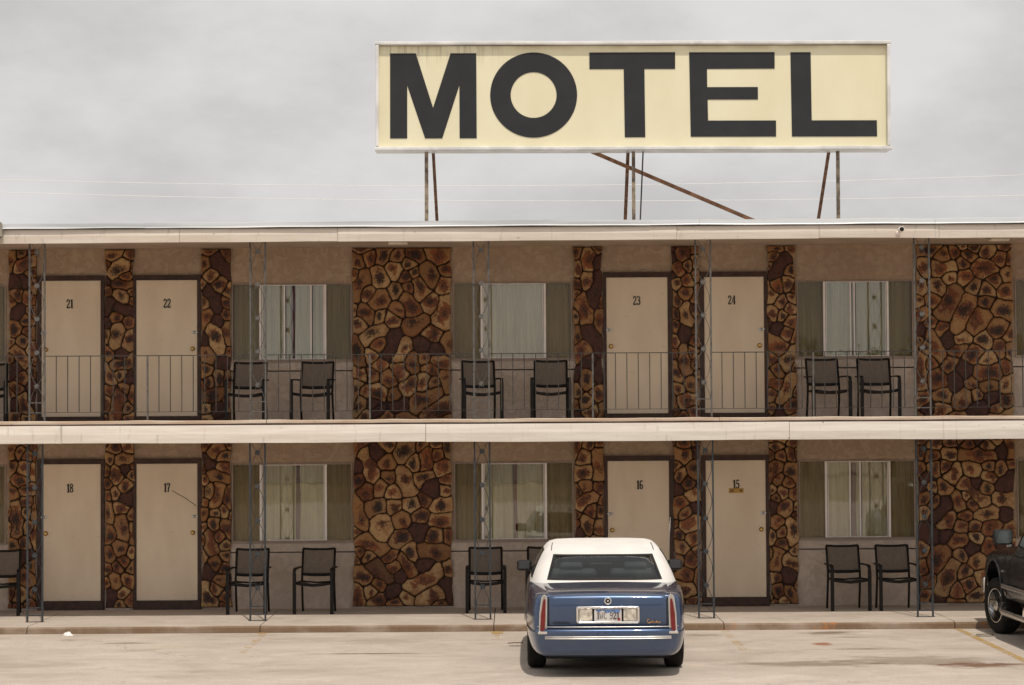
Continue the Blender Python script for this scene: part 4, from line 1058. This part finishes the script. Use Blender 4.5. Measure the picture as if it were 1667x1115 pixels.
for yy in (0, -3.95):
    for s_ in (-1, 1):
        c_ = MB(); c_.lathe([(-.25, .50), (.25, .50)], (s_*.98, yy, .47), 'x', 48, False); q = c_.build('cutter', M['under']); q.parent = trk; cut.append(q)
bpy.context.view_layer.update(); boolcut(ob, cut)
a = MB(); a.box(-.72, .72, -4.8, .75, .38, .95); a.build('underbody', M['under'], trk)
for s_ in (-1, 1):
    for yy in (0, -3.95):
        a = MB(); pts = [(s_*.985, yy+.515*math.cos(t), .47+.515*math.sin(t)) for t in [R(-2+184*i/28) for i in range(29)]]; a.tube(pts, .016, 8); a.build('wheel_arch_lip', mat('arch_trim', (.022, .021, .022), .5) if 'arch_trim' not in bpy.data.materials else bpy.data.materials['arch_trim'], trk)
    a = MB(); a.box(s_*1.0-.012, s_*1.0+.012, -3.35, -.56, .645, .70, .008); a.build('side_moulding', M['chrome_dull'], trk)
    a = MB(); a.tube([(s_*.97, -.60, .44), (s_*1.03, -.68, .36), (s_*1.05, -.85, .345), (s_*1.05, -2.6, .345), (s_*1.02, -2.85, .37), (s_*.95, -2.95, .44)], .036, 12); a.build('running_board', M['chrome_dull'], trk)
    a = MB(); a.box(s_*.994-.004, s_*.994+.004, -.80, -.795, .52, 1.08); a.build('door_seam', M['gasket'], trk)
    a = MB(); a.box(s_*.992-.006, s_*.992+.006, -.62, -.50, .85, .875, .003); a.build('badge', M['chrome_dull'], trk)
    a = MB(); a.box(s_*1.005-.012, s_*1.005+.012, -1.95, -1.78, .98, 1.01, .008); a.build('door_handle', M['gasket'], trk)
    mr = MB(); mr.box(-.13, .13, -.05, .05, -.10, .10, .045); mo = mr.build('wing_mirror', M['gasket'], trk, (s_*1.07, -.98, 1.325))
    mg = MB(); mg.poly(rrect(0, 0, .215, .155, .04), -.056, -.051); mg.build('mirror_glass', M['mirrorglass'], mo)
    ma = MB(); ma.box(-.03-s_*.08, .03-s_*.08, -.03, .05, -.13, -.095, .01); ma.build('mirror_arm', M['chrome_dull'], mo)
    hl = MB(); hl.box(s_*.74-.14, s_*.74+.14, .80, .875, .80, .96, .02); hl.build('headlamp', M['clearlens'], trk)
tz = [1.10, 1.18, 1.30, 1.50, 1.68, 1.78, 1.83, 1.85]; tW = [.975, .95, .925, .875, .825, .78, .66, .40]
ty0 = [-3.15, -3.13, -3.10, -3.05, -3.0, -2.94, -2.8, -2.5]; ty1 = [-.72, -.86, -1.02, -1.28, -1.50, -1.64, -1.78, -2.0]
n = 72; vs = []
def tpt(z, t, off=0, NPt=7):
    W, a0, b0 = np.interp(z, tz, tW)+off, np.interp(z, tz, ty0)-off, np.interp(z, tz, ty1)+off; c, s_ = math.cos(t), math.sin(t)
    return (W*math.copysign(abs(c)**(2/NPt), c), (a0+b0)/2+(b0-a0)/2*math.copysign(abs(s_)**(2/NPt), s_), z)
for z in tz:
    for k in range(n): vs.append(tpt(z, 2*math.pi*(k+.5)/n))
m = len(tz); a = MB(); a.add(vs, [(j*n+k, j*n+(k+1) % n, (j+1)*n+(k+1) % n, (j+1)*n+k) for j in range(m-1) for k in range(n)]+[tuple((m-1)*n+k for k in range(n))], True); a.build('cab', M['navy'], trk)
def tside(s_, y, z, off):
    W, a0, b0 = np.interp(z, tz, tW), np.interp(z, tz, ty0), np.interp(z, tz, ty1); L = (b0-a0)/2; c = (a0+b0)/2
    return (s_*(W*(1-min(1, abs((y-c)/L))**7)**(1/7)+off), y, z)
for s_ in (-1, 1):
    for (ya, yb, sl_) in ((-1.10, -2.0, .80), (-2.08, -2.85, 0)):
        a = MB(); a.grid(16, 8, lambda u, v: tside(s_, (ya-sl_*.42*v)+(yb-(ya-sl_*.42*v))*u, 1.20+.48*v, .006)); a.build('side_window', M['carglass'], trk)
a = MB(); a.grid(16, 8, lambda u, v: (lambda z: ((u*2-1)*(.84-.10*v), np.interp(z, tz, ty1)*.5+np.interp(z, tz, ty0)*.5+(np.interp(z, tz, ty1)-np.interp(z, tz, ty0))/2*(1-(abs((u*2-1)*(.84-.10*v))/np.interp(z, tz, tW))**7)**(1/7)+.008, z))(1.20+.5*v)); a.build('windscreen', M['carglass'], trk)
a = MB(); a.grid(12, 6, lambda u, v: ((u*2-1)*.68, np.interp(1.26+.40*v, tz, ty0)-.012, 1.26+.40*v)); a.build('rear_window', M['carglass'], trk)
a = MB(); a.box(-.80, .80, -4.85, -3.3, 1.205, 1.215, 0); a.build('bed_cover', M['gasket'], trk)
a = MB(); a.box(-.95, .95, .82, .97, .48, .70, .03); a.build('front_bumper', M['chrome'], trk)
a = MB(); a.box(-.95, .95, -5.15, -4.98, .50, .68, .03); a.build('rear_bumper', M['chrome'], trk)
a = MB(); a.box(-.42, .42, .855, .90, .74, 1.02, .02); a.build('grille', M['chrome_dull'], trk)
for s_ in (-1, 1):
    wheel(trk, s_*.855, 0, .375, .25, s_, 'truck', R(12), .225); wheel(trk, s_*.855, -3.95, .375, .25, s_, 'truck', 0, .225)

# ------------------------------------------------------------------ litter
bm = bmesh.new(); bmesh.ops.create_icosphere(bm, subdivisions=2, radius=.05)
rn = random.Random(2)
for v in bm.verts: v.co = Vector((v.co.x*(1+rn.random()*.7), v.co.y, abs(v.co.z)*(.5+rn.random()*.6)))
a = MB(); a.frombm(bm); tag(a.build('paper_scrap', M['litter'], None, (-6.02, -3.22, LZ(-3.22))), 'crumpled white paper scrap by the kerb below door 18', 'litter')
for (x, y, L, ang, lab) in ((.02, -4.75, .20, 12, 'short dry twig beside the left side of the blue car'), (6.22, -3.95, .24, 5, 'short dry twig beside the yellow line near the truck')):
    a = MB(); a.tube([(-L/2, 0, .007), (0, .01, .012), (L/2, .0, .008)], .006, 5); tag(a.build('twig', M['twig'], None, (x, y, LZ(y)), R(ang)), lab, 'twig', 'twigs on the parking lot')

# ------------------------------------------------------------------ across the lot (seen only in the window reflections)
OB = tag(empty('opposite_building', (8, -84, -.19)), 'long white single-storey building with a grey roof across the road', 'building')
a = MB(); a.box(-34, 4, -8, 0, 0, 3.4); a.build('wall', M['opp_wall'], OB)
a = MB(); a.poly([(-35, 3.4), (5, 3.4), (4, 4.6), (-34, 4.6)], -8.5, .6); a.build('roof', M['opp_roof'], OB)
for i in range(9):
    a = MB(); x = -31+i*4; a.box(x, x+1.6, 0.0, .04, 1.0, 2.3); a.build('window', M['winddark'], OB)
def make_tree(seed):
    t = empty('broadleaf_tree'); r = random.Random(seed); tr = MB()
    tr.tube([(0, 0, 0), (.1, .1, 2.0), (0, .2, 4.2), (.3, 0, 6)], [.28, .22, .15, .07], 8)
    for i in range(6):
        an_ = r.random()*6.3; tr.tube([(0, .1, 2+i*.5), (math.cos(an_)*1.3, math.sin(an_)*1.3, 3.6+i*.5), (math.cos(an_)*2.2, math.sin(an_)*2.2, 4.4+i*.5)], [.11, .07, .03], 6)
    tr.build('trunk', M['bark'], t); cr = MB(); vs = []; fs = []
    cl_ = [(Vector((r.gauss(0, 1.5), r.gauss(0, 1.5), 5.0+r.gauss(0, 1.2))), .7+r.random()*.9) for _ in range(26)]
    for c, rad in cl_:
        for _ in range(110):
            d = Vector((r.gauss(0, 1), r.gauss(0, 1), r.gauss(0, 1))).normalized()*rad*(.5+.5*r.random()); p = c+d
            a_ = Vector((r.gauss(0, 1), r.gauss(0, 1), r.gauss(0, 1))).normalized()*.13; b_ = a_.cross(Vector((r.gauss(0, 1), r.gauss(0, 1), r.gauss(0, 1))).normalized())
            o_ = len(vs); vs += [p-a_, p+b_, p+a_, p-b_]; fs.append((o_, o_+1, o_+2, o_+3))
    cr.add(vs, fs); cr.build('crown', M['leaf'], t); return t
t1 = make_tree(1); t2 = make_tree(9)
rn = random.Random(5); tl = []
for i in range(20):
    x = -44+i*4.6+rn.random()*2
    if -20 < x < 11: continue
    src = t1 if i % 2 else t2
    tl.append((src, x, -96-rn.random()*5, .72+rn.random()*.25))

used = set()
for i, (src, x, y, s_) in enumerate(tl):
    o = copy_tree(src) if src.name in used else src; used.add(src.name)
    o.location = (x, y, -.19); o.scale = (s_, s_, s_); o.rotation_euler = (0, 0, i*1.1)
    tag(o, 'leafy green tree standing across the road facing the motel', 'tree', 'trees across the road')

# ------------------------------------------------------------------ camera
cam = bpy.data.cameras.new('camera'); co = bpy.data.objects.new('camera', cam); col.objects.link(co); sc.camera = co
cam.sensor_width = 36; cam.lens = 3938/1667*36; cam.clip_end = 2000; cam.clip_start = .5
pitch = math.atan(132.5/3938); roll = R(-.34)
co.matrix_world = Matrix.Translation((0, -36, 2.72)) @ Matrix.Rotation(math.pi/2+pitch, 4, 'X') @ Matrix.Rotation(roll, 4, 'Z')
cam.dof.use_dof = False

# ------------------------------------------------------------------ light
sunv = Vector((-.10, .47, -1.0)).normalized()
sl_ = bpy.data.lights.new('sun', 'SUN'); so = bpy.data.objects.new('sun', sl_); col.objects.link(so)
sl_.energy = 2.6; sl_.angle = R(1.2); sl_.color = (1.0, .93, .83)
so.rotation_euler = sunv.to_track_quat('-Z', 'Y').to_euler()
w = bpy.data.worlds.new('World'); sc.world = w; w.use_nodes = True; nt = w.node_tree; nt.nodes.clear()
out = nt.nodes.new('ShaderNodeOutputWorld')
sky = nt.nodes.new('ShaderNodeTexSky'); sky.sky_type = 'NISHITA'; sky.sun_disc = False
elev = math.asin(-sunv.z); sky.sun_elevation = elev
sky.sun_rotation = math.atan2(-sunv.x, -sunv.y)
b1 = nt.nodes.new('ShaderNodeBackground'); b1.inputs[1].default_value = .06; nt.links.new(sky.outputs[0], b1.inputs[0])
tc = nt.nodes.new('ShaderNodeTexCoord'); mp = nt.nodes.new('ShaderNodeMapping'); mp.inputs['Scale'].default_value = (1.0, 1.0, 2.0); mp.inputs['Location'].default_value = (.35, .2, .3)
nt.links.new(tc.outputs['Generated'], mp.inputs[0])
nz = nt.nodes.new('ShaderNodeTexNoise'); nz.inputs['Scale'].default_value = 6.5; nz.inputs['Detail'].default_value = 7; nz.inputs['Roughness'].default_value = .56; nt.links.new(mp.outputs[0], nz.inputs[0])
cr = nt.nodes.new('ShaderNodeMix'); cr.data_type = 'RGBA'
mr = nt.nodes.new('ShaderNodeMapRange'); mr.interpolation_type = 'SMOOTHSTEP'; mr.inputs[1].default_value = .32; mr.inputs[2].default_value = .68; nt.links.new(nz.outputs['Fac'], mr.inputs[0]); nt.links.new(mr.outputs[0], cr.inputs[0])
cr.inputs[6].default_value = (.575, .558, .55, 1); cr.inputs[7].default_value = (.775, .756, .742, 1)
b2 = nt.nodes.new('ShaderNodeBackground'); b2.inputs[1].default_value = 1.0; nt.links.new(cr.outputs[2], b2.inputs[0])
ms = nt.nodes.new('ShaderNodeMixShader'); ms.inputs[0].default_value = .95
nt.links.new(b1.outputs[0], ms.inputs[1]); nt.links.new(b2.outputs[0], ms.inputs[2]); nt.links.new(ms.outputs[0], out.inputs[0])
sc.view_settings.view_transform = 'Standard'; sc.view_settings.look = 'None'; sc.view_settings.exposure = 0; sc.view_settings.gamma = 1
